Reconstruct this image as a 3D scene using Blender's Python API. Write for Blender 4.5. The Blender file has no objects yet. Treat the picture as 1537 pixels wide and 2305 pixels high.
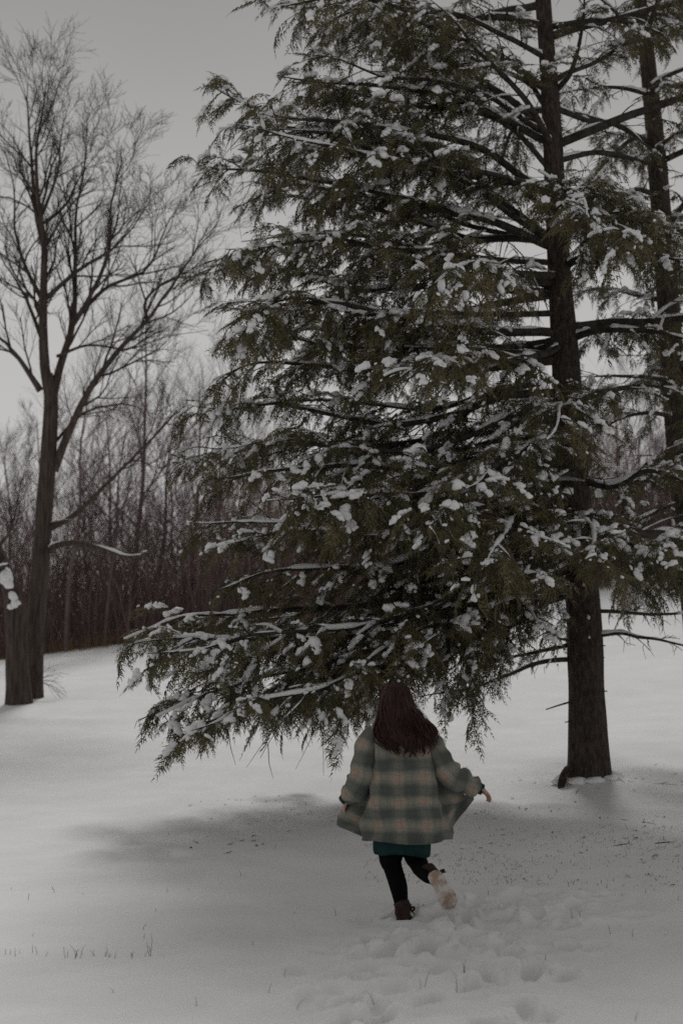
import bpy, math, random
import numpy as np
from mathutils import Vector, Matrix

# ------------------------------------------------------------------ camera, sky, sun, exposure
scene = bpy.context.scene
COL = scene.collection
F_PX, W_PX, H_PX, HORIZON = 3200.0, 1537.0, 2305.0, 1600.0
CAM_Z = 1.5
PITCH = math.atan((HORIZON - H_PX / 2) / F_PX)
cam = bpy.data.cameras.new('camera')
cam.sensor_fit = 'VERTICAL'
cam.sensor_height = 36.0
cam.lens = 36.0 * F_PX / H_PX
cam.clip_start = 0.1
cam.clip_end = 6000
cam.dof.use_dof = True
cam.dof.focus_distance = 12.5
cam.dof.aperture_fstop = 1.7
cam_ob = bpy.data.objects.new('camera', cam)
COL.objects.link(cam_ob)
cam_ob.location = (0, 0, CAM_Z)
cam_ob.rotation_euler = (math.pi / 2 + PITCH, 0, 0)
scene.camera = cam_ob

SUN_EL, SUN_AZ = math.radians(47), math.radians(3)      # behind the trees, a little to the right
world = bpy.data.worlds.new('World')
scene.world = world
world.use_nodes = True
wt = world.node_tree
wt.nodes.clear()
def wn(kind, **kw):
    n = wt.nodes.new(kind)
    for k, v in kw.items():
        setattr(n, k, v)
    return n
w_out = wn('ShaderNodeOutputWorld')
w_bg = wn('ShaderNodeBackground')
w_bg.inputs['Strength'].default_value = 0.1
w_sky = wn('ShaderNodeTexSky', sky_type='NISHITA', sun_disc=False)
w_sky.sun_elevation = SUN_EL
w_sky.sun_rotation = SUN_AZ
w_sky.air_density = 1.0
w_sky.dust_density = 4.0
w_hsv = wn('ShaderNodeHueSaturation')
w_hsv.inputs['Saturation'].default_value = 0.08
w_hsv.inputs['Value'].default_value = 0.5
w_tc = wn('ShaderNodeTexCoord')
w_sep = wn('ShaderNodeSeparateXYZ')
w_ramp = wn('ShaderNodeValToRGB')                        # cloud deck: paler low down, greyer overhead
cr = w_ramp.color_ramp
cr.elements[0].position = 0.0
cr.elements[0].color = (1.0, 0.968, 0.96, 1)
cr.elements[1].position = 1.0
cr.elements[1].color = (0.40, 0.394, 0.386, 1)
for p, c in ((0.15, (0.95, 0.925, 0.915, 1)), (0.30, (0.78, 0.765, 0.752, 1)), (0.47, (0.41, 0.402, 0.393, 1))):
    e = cr.elements.new(p)
    e.color = c
w_noise = wn('ShaderNodeTexNoise')
w_noise.inputs['Scale'].default_value = 2.2
w_noise.inputs['Detail'].default_value = 3
w_mr = wn('ShaderNodeMapRange')
w_mr.inputs['From Min'].default_value = 0.3
w_mr.inputs['From Max'].default_value = 0.7
w_mr.inputs['To Min'].default_value = 5.2
w_mr.inputs['To Max'].default_value = 6.2
w_mul = wn('ShaderNodeVectorMath', operation='SCALE')
w_mix = wn('ShaderNodeMix', data_type='RGBA')
w_mix.inputs['Factor'].default_value = 0.9
L = wt.links.new
L(w_tc.outputs['Generated'], w_sep.inputs[0])
L(w_tc.outputs['Generated'], w_noise.inputs['Vector'])
L(w_sep.outputs['Z'], w_ramp.inputs[0])
L(w_noise.outputs[0], w_mr.inputs['Value'])
L(w_ramp.outputs[0], w_mul.inputs[0])
L(w_mr.outputs[0], w_mul.inputs['Scale'])
L(w_sky.outputs[0], w_hsv.inputs['Color'])
L(w_hsv.outputs[0], w_mix.inputs['A'])
L(w_mul.outputs[0], w_mix.inputs['B'])
L(w_mix.outputs['Result'], w_bg.inputs['Color'])
L(w_bg.outputs[0], w_out.inputs['Surface'])

sun = bpy.data.lights.new('sun', 'SUN')
sun.energy = 1.5
sun.angle = math.radians(11)
sun.color = (1.0, 0.975, 0.95)
sun_ob = bpy.data.objects.new('sun', sun)
COL.objects.link(sun_ob)
to_sun = Vector((math.sin(SUN_AZ) * math.cos(SUN_EL), math.cos(SUN_AZ) * math.cos(SUN_EL), math.sin(SUN_EL)))
sun_ob.rotation_euler = to_sun.to_track_quat('Z', 'Y').to_euler()
sun_ob.location = (10, 30, 40)

vs = scene.view_settings
vs.view_transform = 'Standard'
vs.look = 'None'
vs.gamma = 1.0
vs.exposure = 0.08
vs.use_curve_mapping = False
scene.cycles.use_denoising = False
scene.cycles.sample_clamp_direct = 4.0
scene.cycles.sample_clamp_indirect = 1.5
scene.cycles.max_bounces = 5
scene.cycles.diffuse_bounces = 3
scene.cycles.transparent_max_bounces = 4

# ------------------------------------------------------------------ helpers
def at(px, py, Y):
    """the point at ground distance Y that stands at this direction from the eye"""
    u, v = (px - W_PX / 2) / F_PX, (H_PX / 2 - py) / F_PX
    c, s = math.cos(PITCH), math.sin(PITCH)
    d = np.array([u, c - v * s, s + v * c])
    return np.array([0, 0, CAM_Z]) + d * (Y / d[1])

def tag(o, label=None, cat=None, group=None, kind=None):
    for k, v in (('label', label), ('category', cat), ('group', group), ('kind', kind)):
        if v:
            o[k] = v
    return o

def link(o, parent=None):
    COL.objects.link(o)
    if parent is not None:
        o.parent = parent
    return o

def empty(name, loc=(0, 0, 0)):
    o = bpy.data.objects.new(name, None)
    o.empty_display_size = 0.2
    o.location = loc
    return link(o)

def make_mesh(name, V, faces, mat, smooth=True, uv=None, mats=None, midx=None):
    """faces: int array (M,k) or list of such arrays"""
    if not isinstance(faces, (list, tuple)):
        faces = [faces]
    faces = [np.asarray(f, dtype=np.int32) for f in faces if len(f)]
    V = np.asarray(V, dtype=np.float32)
    me = bpy.data.meshes.new(name)
    me.vertices.add(len(V))
    me.vertices.foreach_set('co', V.ravel())
    nl = sum(f.size for f in faces)
    npoly = sum(len(f) for f in faces)
    idx = np.concatenate([f.ravel() for f in faces])
    tot = np.concatenate([np.full(len(f), f.shape[1], dtype=np.int32) for f in faces])
    start = np.concatenate([[0], np.cumsum(tot)[:-1]]).astype(np.int32)
    me.loops.add(nl)
    me.loops.foreach_set('vertex_index', idx)
    me.polygons.add(npoly)
    me.polygons.foreach_set('loop_start', start)
    me.polygons.foreach_set('loop_total', tot)
    me.polygons.foreach_set('use_smooth', np.full(npoly, smooth))
    if uv is not None:
        l = me.uv_layers.new(name='cloth')
        l.data.foreach_set('uv', np.asarray(uv, dtype=np.float32)[idx].ravel())
    for m in (mats or [mat]):
        me.materials.append(m)
    if midx is not None:
        me.polygons.foreach_set('material_index', np.asarray(midx, dtype=np.int32))
    me.update(calc_edges=True)
    return me

def obj(name, me, parent=None):
    return link(bpy.data.objects.new(name, me), parent)

def catmull(P, n):
    P = np.asarray(P, dtype=float)
    if len(P) == 2:
        t = np.linspace(0, 1, n)[:, None]
        return P[0] * (1 - t) + P[1] * t
    Q = np.vstack([2 * P[0] - P[1], P, 2 * P[-1] - P[-2]])
    m = len(P) - 1
    ts = np.linspace(0, m - 1e-9, n)
    i = ts.astype(int)
    f = (ts - i)[:, None]
    p0, p1, p2, p3 = Q[i], Q[i + 1], Q[i + 2], Q[i + 3]
    return 0.5 * ((2 * p1) + (-p0 + p2) * f + (2 * p0 - 5 * p1 + 4 * p2 - p3) * f ** 2 + (-p0 + 3 * p1 - 3 * p2 + p3) * f ** 3)

def unit(v):
    v = np.asarray(v, dtype=float)
    return v / (np.linalg.norm(v, axis=-1, keepdims=True) + 1e-12)

class Tubes:
    def __init__(self):
        self.V, self.F, self.n = [], [], 0
    def add(self, P, R, seg=5, flat=None):
        P = np.asarray(P, dtype=float)
        R = np.broadcast_to(np.asarray(R, dtype=float), (len(P),))
        T = np.gradient(P, axis=0)
        T = unit(T)
        d = P[-1] - P[0]
        ref = np.array([0, 0, 1.0]) if abs(d[2]) < 0.85 * np.linalg.norm(d) + 1e-9 else np.array([1.0, 0, 0])
        A = unit(np.cross(T, ref))
        B = np.cross(A, T)
        ang = np.arange(seg) * 2 * math.pi / seg
        c, s = np.cos(ang), np.sin(ang)
        ring = P[:, None, :] + R[:, None, None] * (c[None, :, None] * A[:, None, :] + s[None, :, None] * B[:, None, :])
        self.raw(ring)
    def raw(self, ring, cap=False):
        m, seg = ring.shape[:2]
        i = np.arange(m - 1)[:, None] * seg
        j = np.arange(seg)[None, :]
        k = (j + 1) % seg
        F = np.stack([i + j, i + k, i + seg + k, i + seg + j], axis=-1).reshape(-1, 4) + self.n
        self.V.append(ring.reshape(-1, 3))
        self.F.append(F)
        self.n += m * seg
        if cap:
            for r, base in ((ring[0], 0), (ring[-1], (m - 1) * seg)):
                c = r.mean(axis=0)
                self.V.append(c[None])
                ci = self.n
                self.n += 1
                b = ci - m * seg if base == 0 else None
                off = ci - (m * seg if base == 0 else m * seg + 1)
                idx = off + base + np.arange(seg)
                nx = off + base + (np.arange(seg) + 1) % seg
                tri = np.stack([np.full(seg, ci), nx, idx, idx], axis=-1)
                self.F.append(tri if base == 0 else tri[:, [0, 2, 1, 1]])
    def mesh(self, name, mat, smooth=True):
        F = np.concatenate(self.F)
        deg = F[:, 2] == F[:, 3]
        return make_mesh(name, np.concatenate(self.V), [F[~deg], F[deg][:, :3]], mat, smooth)

def vnoise(x, y, seed=0):
    """smooth value noise in [-1,1]"""
    xi, yi = np.floor(x).astype(np.int64), np.floor(y).astype(np.int64)
    xf, yf = x - xi, y - yi
    xf, yf = xf * xf * (3 - 2 * xf), yf * yf * (3 - 2 * yf)
    def h(a, b):
        n = (a * 374761393 + b * 668265263 + seed * 974634777) & 0x7fffffff
        n = ((n ^ (n >> 13)) * 1274126177) & 0x7fffffff
        n = n ^ (n >> 16)
        return (n & 0xffff) / 32767.5 - 1
    return (h(xi, yi) * (1 - xf) + h(xi + 1, yi) * xf) * (1 - yf) + (h(xi, yi + 1) * (1 - xf) + h(xi + 1, yi + 1) * xf) * yf

def smooth(a, b, x):
    t = np.clip((x - a) / (b - a), 0, 1)
    return t * t * (3 - 2 * t)

# ------------------------------------------------------------------ materials
def mat_new(name):
    m = bpy.data.materials.new(name)
    m.use_nodes = True
    nt = m.node_tree
    b = nt.nodes['Principled BSDF']
    b.inputs['Specular IOR Level'].default_value = 0.2
    return m, nt, b

def noise_mat(name, c1, c2, scale=8, rough=0.9, bump=0.3, bscale=40, stretch=None, detail=4, spec=0.2, bdist=0.01, lo=0.35, hi=0.65):
    m, nt, b = mat_new(name)
    tc = nt.nodes.new('ShaderNodeTexCoord')
    mp = nt.nodes.new('ShaderNodeMapping')
    if stretch:
        mp.inputs['Scale'].default_value = stretch
    nt.links.new(tc.outputs['Object'], mp.inputs[0])
    n = nt.nodes.new('ShaderNodeTexNoise')
    n.inputs['Scale'].default_value = scale
    n.inputs['Detail'].default_value = detail
    nt.links.new(mp.outputs[0], n.inputs['Vector'])
    r = nt.nodes.new('ShaderNodeValToRGB')
    r.color_ramp.elements[0].color = (*c1, 1)
    r.color_ramp.elements[1].color = (*c2, 1)
    r.color_ramp.elements[0].position = lo
    r.color_ramp.elements[1].position = hi
    nt.links.new(n.outputs[0], r.inputs[0])
    nt.links.new(r.outputs[0], b.inputs['Base Color'])
    b.inputs['Roughness'].default_value = rough
    b.inputs['Specular IOR Level'].default_value = spec
    if bump:
        n2 = nt.nodes.new('ShaderNodeTexNoise')
        n2.inputs['Scale'].default_value = bscale
        n2.inputs['Detail'].default_value = 5
        nt.links.new(mp.outputs[0], n2.inputs['Vector'])
        bp = nt.nodes.new('ShaderNodeBump')
        bp.inputs['Strength'].default_value = bump
        bp.inputs['Distance'].default_value = bdist
        nt.links.new(n2.outputs[0], bp.inputs['Height'])
        nt.links.new(bp.outputs[0], b.inputs['Normal'])
    return m

M_SNOW = noise_mat('snow', (0.76, 0.765, 0.77), (0.82, 0.82, 0.815), scale=1.2, rough=0.95, bump=0.35, bscale=22, bdist=0.02, spec=0.1)
M_SNOWCLUMP = noise_mat('clinging_snow', (0.74, 0.75, 0.76), (0.82, 0.82, 0.82), scale=5, rough=0.95, bump=0.4, bscale=35, bdist=0.02, spec=0.1)
M_BARK = noise_mat('hemlock_bark', (0.030, 0.023, 0.019), (0.085, 0.066, 0.056), scale=9, bump=1.0, bscale=16, stretch=(3.0, 3.0, 1.0), bdist=0.05, detail=7)
M_LIMB = noise_mat('limb_bark', (0.028, 0.023, 0.019), (0.065, 0.055, 0.046), scale=12, bump=0.6, bscale=30, bdist=0.01)
M_GREYBARK = noise_mat('grey_bark', (0.044, 0.033, 0.028), (0.100, 0.077, 0.065), scale=6, bump=1.0, bscale=12, stretch=(3, 3, 0.4), bdist=0.03, detail=7)
M_TWIG = noise_mat('bare_twig_bark', (0.045, 0.035, 0.031), (0.080, 0.063, 0.056), scale=3, bump=0)
M_WOOD = noise_mat('far_wood_bark', (0.105, 0.076, 0.072), (0.170, 0.126, 0.119), scale=1.5, bump=0)
M_BRUSH = noise_mat('brush_stems', (0.115, 0.076, 0.072), (0.21, 0.148, 0.140), scale=0.5, bump=0)
M_DRY = noise_mat('dry_grass', (0.10, 0.065, 0.035), (0.20, 0.135, 0.075), scale=2, bump=0)
M_BLADE = noise_mat('grass_blade', (0.045, 0.045, 0.03), (0.09, 0.08, 0.05), scale=3, bump=0)
M_LITTER = noise_mat('leaf_litter', (0.05, 0.03, 0.02), (0.12, 0.07, 0.04), scale=3, bump=0)

def needle_mat():
    m, nt, b = mat_new('hemlock_needles')
    tc = nt.nodes.new('ShaderNodeTexCoord')
    n = nt.nodes.new('ShaderNodeTexNoise')
    n.inputs['Scale'].default_value = 2.3
    n.inputs['Detail'].default_value = 5
    nt.links.new(tc.outputs['Object'], n.inputs['Vector'])
    r = nt.nodes.new('ShaderNodeValToRGB')
    e = r.color_ramp.elements
    e[0].position, e[0].color = 0.33, (0.064, 0.057, 0.030, 1)
    e[1].position, e[1].color = 0.68, (0.150, 0.122, 0.066, 1)
    x = r.color_ramp.elements.new(0.5)
    x.color = (0.102, 0.088, 0.046, 1)
    nt.links.new(n.outputs[0], r.inputs[0])
    nt.links.new(r.outputs[0], b.inputs['Base Color'])
    b.inputs['Roughness'].default_value = 0.6
    return m
M_NEEDLE = needle_mat()

def plaid_mat():
    m, nt, b = mat_new('plaid_wool')
    uv = nt.nodes.new('ShaderNodeUVMap')
    uv.uv_map = 'cloth'
    sep = nt.nodes.new('ShaderNodeSeparateXYZ')
    wp = nt.nodes.new('ShaderNodeTexNoise')
    wp.inputs['Scale'].default_value = 7
    nt.links.new(uv.outputs[0], wp.inputs['Vector'])
    wa = nt.nodes.new('ShaderNodeVectorMath'); wa.operation = 'MULTIPLY_ADD'
    wa.inputs[1].default_value = (0.05, 0.05, 0)
    nt.links.new(wp.outputs['Color'], wa.inputs[0])
    nt.links.new(uv.outputs[0], wa.inputs[2])
    nt.links.new(wa.outputs[0], sep.inputs[0])
    def stripe(sock, period, off, lo, hi):
        a = nt.nodes.new('ShaderNodeMath'); a.operation = 'MULTIPLY_ADD'
        a.inputs[1].default_value = 2 * math.pi / period
        a.inputs[2].default_value = off
        nt.links.new(sock, a.inputs[0])
        c = nt.nodes.new('ShaderNodeMath'); c.operation = 'COSINE'
        nt.links.new(a.outputs[0], c.inputs[0])
        r = nt.nodes.new('ShaderNodeMapRange'); r.interpolation_type = 'SMOOTHSTEP'
        r.inputs['From Min'].default_value = lo
        r.inputs['From Max'].default_value = hi
        nt.links.new(c.outputs[0], r.inputs['Value'])
        return r.outputs[0]
    sx = stripe(sep.outputs['X'], 0.182, 0.6, -0.7, 1.0)
    sy = stripe(sep.outputs['Y'], 0.182, 2.4, -0.7, 1.0)
    tx = stripe(sep.outputs['X'], 0.182, 0.6, 0.1, 1.0)
    ty = stripe(sep.outputs['Y'], 0.182, 2.4, 0.1, 1.0)
    def math2(op, a, b_):
        n = nt.nodes.new('ShaderNodeMath'); n.operation = op
        nt.links.new(a, n.inputs[0])
        if isinstance(b_, float):
            n.inputs[1].default_value = b_
        else:
            nt.links.new(b_, n.inputs[1])
        return n.outputs[0]
    add = math2('ADD', math2('MULTIPLY', sx, 0.36), math2('MULTIPLY', sy, 0.64))
    cross = math2('MULTIPLY', tx, ty)
    r = nt.nodes.new('ShaderNodeValToRGB')
    e = r.color_ramp.elements
    e[0].position, e[0].color = 0.0, (0.082, 0.092, 0.083, 1)
    e[1].position, e[1].color = 1.0, (0.31, 0.285, 0.235, 1)
    x = e.new(0.5); x.color = (0.175, 0.176, 0.150, 1)
    nt.links.new(add, r.inputs[0])
    mix = nt.nodes.new('ShaderNodeMix'); mix.data_type = 'RGBA'
    nt.links.new(math2('MULTIPLY', cross, 0.65), mix.inputs['Factor'])
    nt.links.new(r.outputs[0], mix.inputs['A'])
    mix.inputs['B'].default_value = (0.34, 0.215, 0.16, 1)
    # thin dark threads between the broad bands, and felted wool
    l1 = stripe(sep.outputs['Y'], 0.0455, 0.3, 0.80, 0.99)
    l2 = stripe(sep.outputs['X'], 0.0455, 0.9, 0.80, 0.99)
    dk = nt.nodes.new('ShaderNodeMix'); dk.data_type = 'RGBA'
    nt.links.new(math2('MULTIPLY', math2('MAXIMUM', l1, l2), 0.28), dk.inputs['Factor'])
    nt.links.new(mix.outputs['Result'], dk.inputs['A'])
    dk.inputs['B'].default_value = (0.06, 0.068, 0.060, 1)
    mix = dk
    w = nt.nodes.new('ShaderNodeTexNoise')
    w.inputs['Scale'].default_value = 90
    w.inputs['Detail'].default_value = 4
    nt.links.new(uv.outputs[0], w.inputs['Vector'])
    mr = nt.nodes.new('ShaderNodeMapRange')
    mr.inputs['To Min'].default_value = 0.62
    mr.inputs['To Max'].default_value = 1.38
    nt.links.new(w.outputs[0], mr.inputs['Value'])
    sc = nt.nodes.new('ShaderNodeVectorMath'); sc.operation = 'SCALE'
    nt.links.new(mix.outputs['Result'], sc.inputs[0])
    nt.links.new(mr.outputs[0], sc.inputs['Scale'])
    nt.links.new(sc.outputs[0], b.inputs['Base Color'])
    b.inputs['Roughness'].default_value = 0.95
    b.inputs['Sheen Weight'].default_value = 0.1
    bp = nt.nodes.new('ShaderNodeBump')
    bp.inputs['Strength'].default_value = 0.3
    bp.inputs['Distance'].default_value = 0.004
    nt.links.new(w.outputs[0], bp.inputs['Height'])
    nt.links.new(bp.outputs[0], b.inputs['Normal'])
    return m
M_PLAID = plaid_mat()
M_SKIN = noise_mat('skin', (0.42, 0.24, 0.18), (0.50, 0.29, 0.22), scale=8, rough=0.6, bump=0)
M_TIGHTS = noise_mat('black_tights', (0.004, 0.004, 0.005), (0.008, 0.007, 0.008), scale=30, rough=0.9, bump=0, spec=0.05)
M_DRESS = noise_mat('dark_green_knit', (0.008, 0.031, 0.030), (0.012, 0.043, 0.041), scale=25, rough=0.9, bump=0.3, bscale=120, bdist=0.003)
M_HAIR = noise_mat('auburn_hair', (0.012, 0.006, 0.0048), (0.060, 0.027, 0.020), scale=22, rough=0.6, bump=0, stretch=(3, 3, 0.5), spec=0.2, lo=.3, hi=.72)
M_BOOT = noise_mat('brown_boot_leather', (0.020, 0.012, 0.010), (0.048, 0.028, 0.021), scale=15, rough=0.7, bump=0.3, bscale=60, bdist=0.003)
M_SOLE = noise_mat('snowy_tan_sole', (0.36, 0.26, 0.20), (0.62, 0.57, 0.53), scale=16, rough=0.95, bump=0.8, bscale=45, bdist=0.008, lo=0.4, hi=0.6)
M_FUR = noise_mat('pale_trim', (0.45, 0.42, 0.38), (0.65, 0.62, 0.58), scale=60, rough=1, bump=0.5, bscale=100)
M_EYE = noise_mat('eye', (0.7, 0.7, 0.7), (0.75, 0.75, 0.75), bump=0)
M_LIP = noise_mat('lips', (0.35, 0.13, 0.11), (0.4, 0.15, 0.13), bump=0)

# ------------------------------------------------------------------ ground
_y = np.linspace(-60, 400, 4601)
def profile(pts):
    p = np.array(pts, dtype=float)
    z = np.interp(_y, p[:, 0], p[:, 1])
    k = np.exp(-0.5 * (np.arange(-60, 61) / 18.0) ** 2)
    return np.convolve(np.pad(z, 60, mode='edge'), k / k.sum(), mode='valid')
PL = profile([(-60, -0.3), (0, 0), (10.5, 0.0), (15, 0.14), (20, 0.45), (32, 1.72), (48, 3.15), (60, 3.9), (120, 6), (400, 8)])
PR = profile([(-60, -0.3), (0, 0), (10.5, 0.02), (14, 0.22), (18, 0.72), (21, 1.15), (26, 1.5), (36, 3.3), (48, 6.1), (60, 6.8), (120, 8), (400, 9)])
rngp = np.random.default_rng(5)
PRINTS = []
for i in range(96):
    t = rngp.random()
    Y = 7.0 + 4.4 * t ** 0.8
    xc = 0.52 + 0.12 * math.sin(Y * 2.3) + rngp.normal(0, 0.36)
    PRINTS.append((xc + 0.20 * (Y - 8), Y, rngp.normal(0.05, 0.35), 0.14 + 0.05 * rngp.random(), 0.065 + 0.025 * rngp.random(), 0.038 + 0.032 * rngp.random()))
for i in range(12):                                       # a few kicked hollows off to the right
    PRINTS.append((1.3 + 1.3 * rngp.random(), 10.2 + 1.6 * rngp.random(), rngp.normal(0.9, 0.4), 0.22, 0.09, 0.04))
PRINTS.append((0.45, 10.35, 0.1, 0.17, 0.08, 0.05))
def ground(x, y, fine=True):
    x, y = np.asarray(x, dtype=float), np.asarray(y, dtype=float)
    s = np.clip((x + 12) / 24, -0.15, 1.15)
    z = np.interp(y, _y, PL) * (1 - s) + np.interp(y, _y, PR) * s
    z = z + 0.05 * vnoise(x * 0.35 + 7, y * 0.35, 1) * smooth(11, 25, y) + 0.018 * vnoise(x * 1.4, y * 1.1, 2)
    z = z + (0.12 + 0.06 * vnoise(x * 3, y * 3, 12)) * np.exp(-(((x - 3.12) / 0.55) ** 2 + ((y - 18) / 0.55) ** 2))
    if fine:
        z = z + 0.008 * vnoise(x * 4, y * 3.2, 3) + 0.0035 * vnoise(x * 11, y * 9, 4)
        tr = np.zeros_like(z)
        for (px, py, a, la, lb, d) in PRINTS:
            m = (abs(x - px) < 0.6) & (abs(y - py) < 0.6)
            if not m.any():
                continue
            dx, dy = x[m] - px, y[m] - py
            u, v = dx * math.sin(a) + dy * math.cos(a), dx * math.cos(a) - dy * math.sin(a)
            q = np.sqrt((u / la) ** 2 + (v / lb) ** 2)
            h = -d * (1 - smooth(0.58, 1.08, q)) + 0.5 * d * np.exp(-((q - 1.30) / 0.30) ** 2) * (0.75 + 0.5 * vnoise(dx * 9 + px * 7, dy * 9, 6))
            tr[m] += h
        tr = np.clip(tr, -0.12, 0.07)
        zone = np.exp(-((x - 0.75) / 0.9) ** 2) * smooth(6.3, 7.2, y) * (1 - smooth(11.0, 12.2, y))
        z = z + tr + zone * (0.016 * vnoise(x * 6, y * 6, 8) + 0.009 * vnoise(x * 12, y * 12, 9))
    return z
def gz(x, y):
    return float(ground(np.array([x]), np.array([y]), False)[0])

def axis(breaks):
    out = [breaks[0][0]]
    for (a, s0), (b, s1) in zip(breaks[:-1], breaks[1:]):
        n = max(2, int(round((b - a) / ((s0 + s1) / 2))))
        t = np.linspace(0, 1, n + 1)[1:]
        r = s1 / s0
        t = t if abs(r - 1) < 1e-3 else (r ** t - 1) / (r - 1)
        out += list(a + (b - a) * t)
    return np.array(out)
gx = np.concatenate([-axis([(0, 0.030), (0.5, 0.034), (3, 0.08), (6, 0.14), (25, 0.9), (200, 20), (2500, 600)])[:0:-1], axis([(0, 0.030), (2.5, 0.030), (6, 0.12), (25, 0.9), (200, 20), (2500, 600)])])
gy = axis([(-2500, 600), (-100, 20), (-5, 1.2), (6, 0.036), (12.2, 0.040), (24, 0.18), (60, 0.8), (200, 10), (3000, 700)])
GX, GY = np.meshgrid(gx, gy)
GZ = ground(GX.ravel(), GY.ravel())
nx, ny = len(gx), len(gy)
ii = (np.arange(ny - 1)[:, None] * nx + np.arange(nx - 1)[None, :]).ravel()
o = obj('ground', make_mesh('ground', np.stack([GX.ravel(), GY.ravel(), GZ], axis=-1), np.stack([ii, ii + 1, ii + nx + 1, ii + nx], axis=-1), M_SNOW))
tag(o, kind='structure')

# ------------------------------------------------------------------ hemlocks
def make_spray(rng):
    """unit frond: drooping feathery shoots made of slim needle tufts, (n,3,3) triangles"""
    dr, ln_k = rng.uniform(0.1, 1.5), rng.uniform(.7, 1.25)  # every frond hangs its own way
    Q = []
    def tuft(p, d, l, w, roll):
        d = unit(d)
        sd = unit(np.cross(d, [0, 0, 1.0]) + 1e-6)
        up = np.cross(sd, d)
        sd = sd * math.cos(roll) + up * math.sin(roll)
        Q.append([p - sd * w, p + sd * w, p + d * l])
    def shoot(p0, d0, ln, n, sz):
        d = unit(d0)
        p = np.array(p0, dtype=float)
        for k in range(n):
            for sg in (-1, 1):
                side = unit(np.cross(d, [0, 0, 1.0]) + 1e-6) * sg
                tuft(p + side * sz * .05, d + side * (0.30 + 0.35 * rng.random()) + np.array([0, 0, -0.1 - 0.2 * rng.random()]), sz * (0.7 + 0.6 * rng.random()), sz * 0.145, rng.normal(0, 0.7))
            d = unit(d + np.array([rng.normal(0, 0.10), rng.normal(0, 0.10), -0.15 * dr]))
            p = p + d * ln / n
        tuft(p, d, sz * 1.15, sz * 0.10, rng.normal(0, 0.7))
    d = np.array([1.0, 0, 0.12])
    p = np.zeros(3)
    n = 6
    for k in range(n):
        t = k / n
        for sg in (-1, 1):
            ln = (0.44 * (1 - t) + 0.16) * (0.6 + 0.6 * rng.random())
            shoot(p, unit(d) * 0.85 + np.array([0, sg * (0.45 + .5 * rng.random()), -0.05 - 0.4 * dr * rng.random()]), ln * .8 * ln_k, 3 if t < 0.6 else 2, 0.17)
        d = unit(d + np.array([0, rng.normal(0, 0.14), -0.13 * dr]))
        p = p + d / n
    shoot(p, d, 0.25, 2, 0.17)
    return np.array(Q)

def ico(sub):
    import bmesh
    bm = bmesh.new()
    bmesh.ops.create_icosphere(bm, subdivisions=sub, radius=1)
    V = np.array([v.co[:] for v in bm.verts])
    Fc = np.array([[v.index for v in f.verts] for f in bm.faces])
    bm.free()
    return V, Fc
ICO0, ICO1, ICO2 = ico(1), ico(2), ico(3)
rs = np.random.default_rng(11)
SPRAYS = [make_spray(rs) for _ in range(16)]

def make_blob(rng, base):
    V, Fc = base
    V = V.copy()
    ph = rng.random(6) * 6.28
    n = (np.sin(V[:, 0] * 2.6 + ph[0]) * np.sin(V[:, 1] * 2.9 + ph[1]) * 0.28 + np.sin(V[:, 0] * 5.1 + ph[2] + V[:, 2] * 3) * np.sin(V[:, 1] * 4.7 + ph[3]) * 0.16)
    V = V * (1 + n)[:, None]
    V[:, 2] = np.where(V[:, 2] < 0, V[:, 2] * 0.45, V[:, 2])
    V[:, 2] -= 0.15 * V[:, 1] ** 2 + 0.12 * V[:, 0]
    return V, Fc
BLOBS = [make_blob(rs, ICO1) for _ in range(8)] + [make_blob(rs, ICO0) for _ in range(6)]

class Foliage:
    """collects fronds and snow for one limb"""
    def __init__(self):
        self.by = {i: [] for i in range(len(SPRAYS))}
        self.bl = {i: [] for i in range(len(BLOBS))}
    def frond(self, i, p, R, s):
        self.by[i].append((p, R, s))
    def blob(self, i, p, R, sx, sy, sz):
        self.bl[i].append((p, R * np.array([sx, sy, sz])[None, :]))
    def leaf_mesh(self, name):
        V = []
        for i, l in self.by.items():
            if l:
                P = np.array([a[0] for a in l]); R = np.array([a[1] for a in l]); S = np.array([a[2] for a in l])
                q = SPRAYS[i].reshape(-1, 3)
                V.append((np.einsum('nij,mj->nmi', R, q) * S[:, None, None] + P[:, None, :]).reshape(-1, 3))
        if not V:
            return None
        V = np.concatenate(V)
        return make_mesh(name, V, np.arange(len(V)).reshape(-1, 3), M_NEEDLE, False)
    def snow_parts(self):
        V, Fc, n = [], [], 0
        for i, l in self.bl.items():
            if l:
                bv, bf = BLOBS[i]
                P = np.array([a[0] for a in l]); R = np.array([a[1] for a in l])
                v = np.einsum('nij,mj->nmi', R, bv) + P[:, None, :]
                f = bf[None] + (np.arange(len(l)) * len(bv))[:, None, None] + n
                V.append(v.reshape(-1, 3)); Fc.append(f.reshape(-1, 3)); n += len(l) * len(bv)
        return V, Fc, n

def frame(d, rng, roll=0.35):
    d = unit(d)
    s = unit(np.cross([0, 0, 1.0], d) + 1e-6)
    u = np.cross(d, s)
    a = rng.normal(0, roll)
    s2 = s * math.cos(a) + u * math.sin(a)
    return np.stack([d, s2, np.cross(d, s2)], axis=1)

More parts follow.
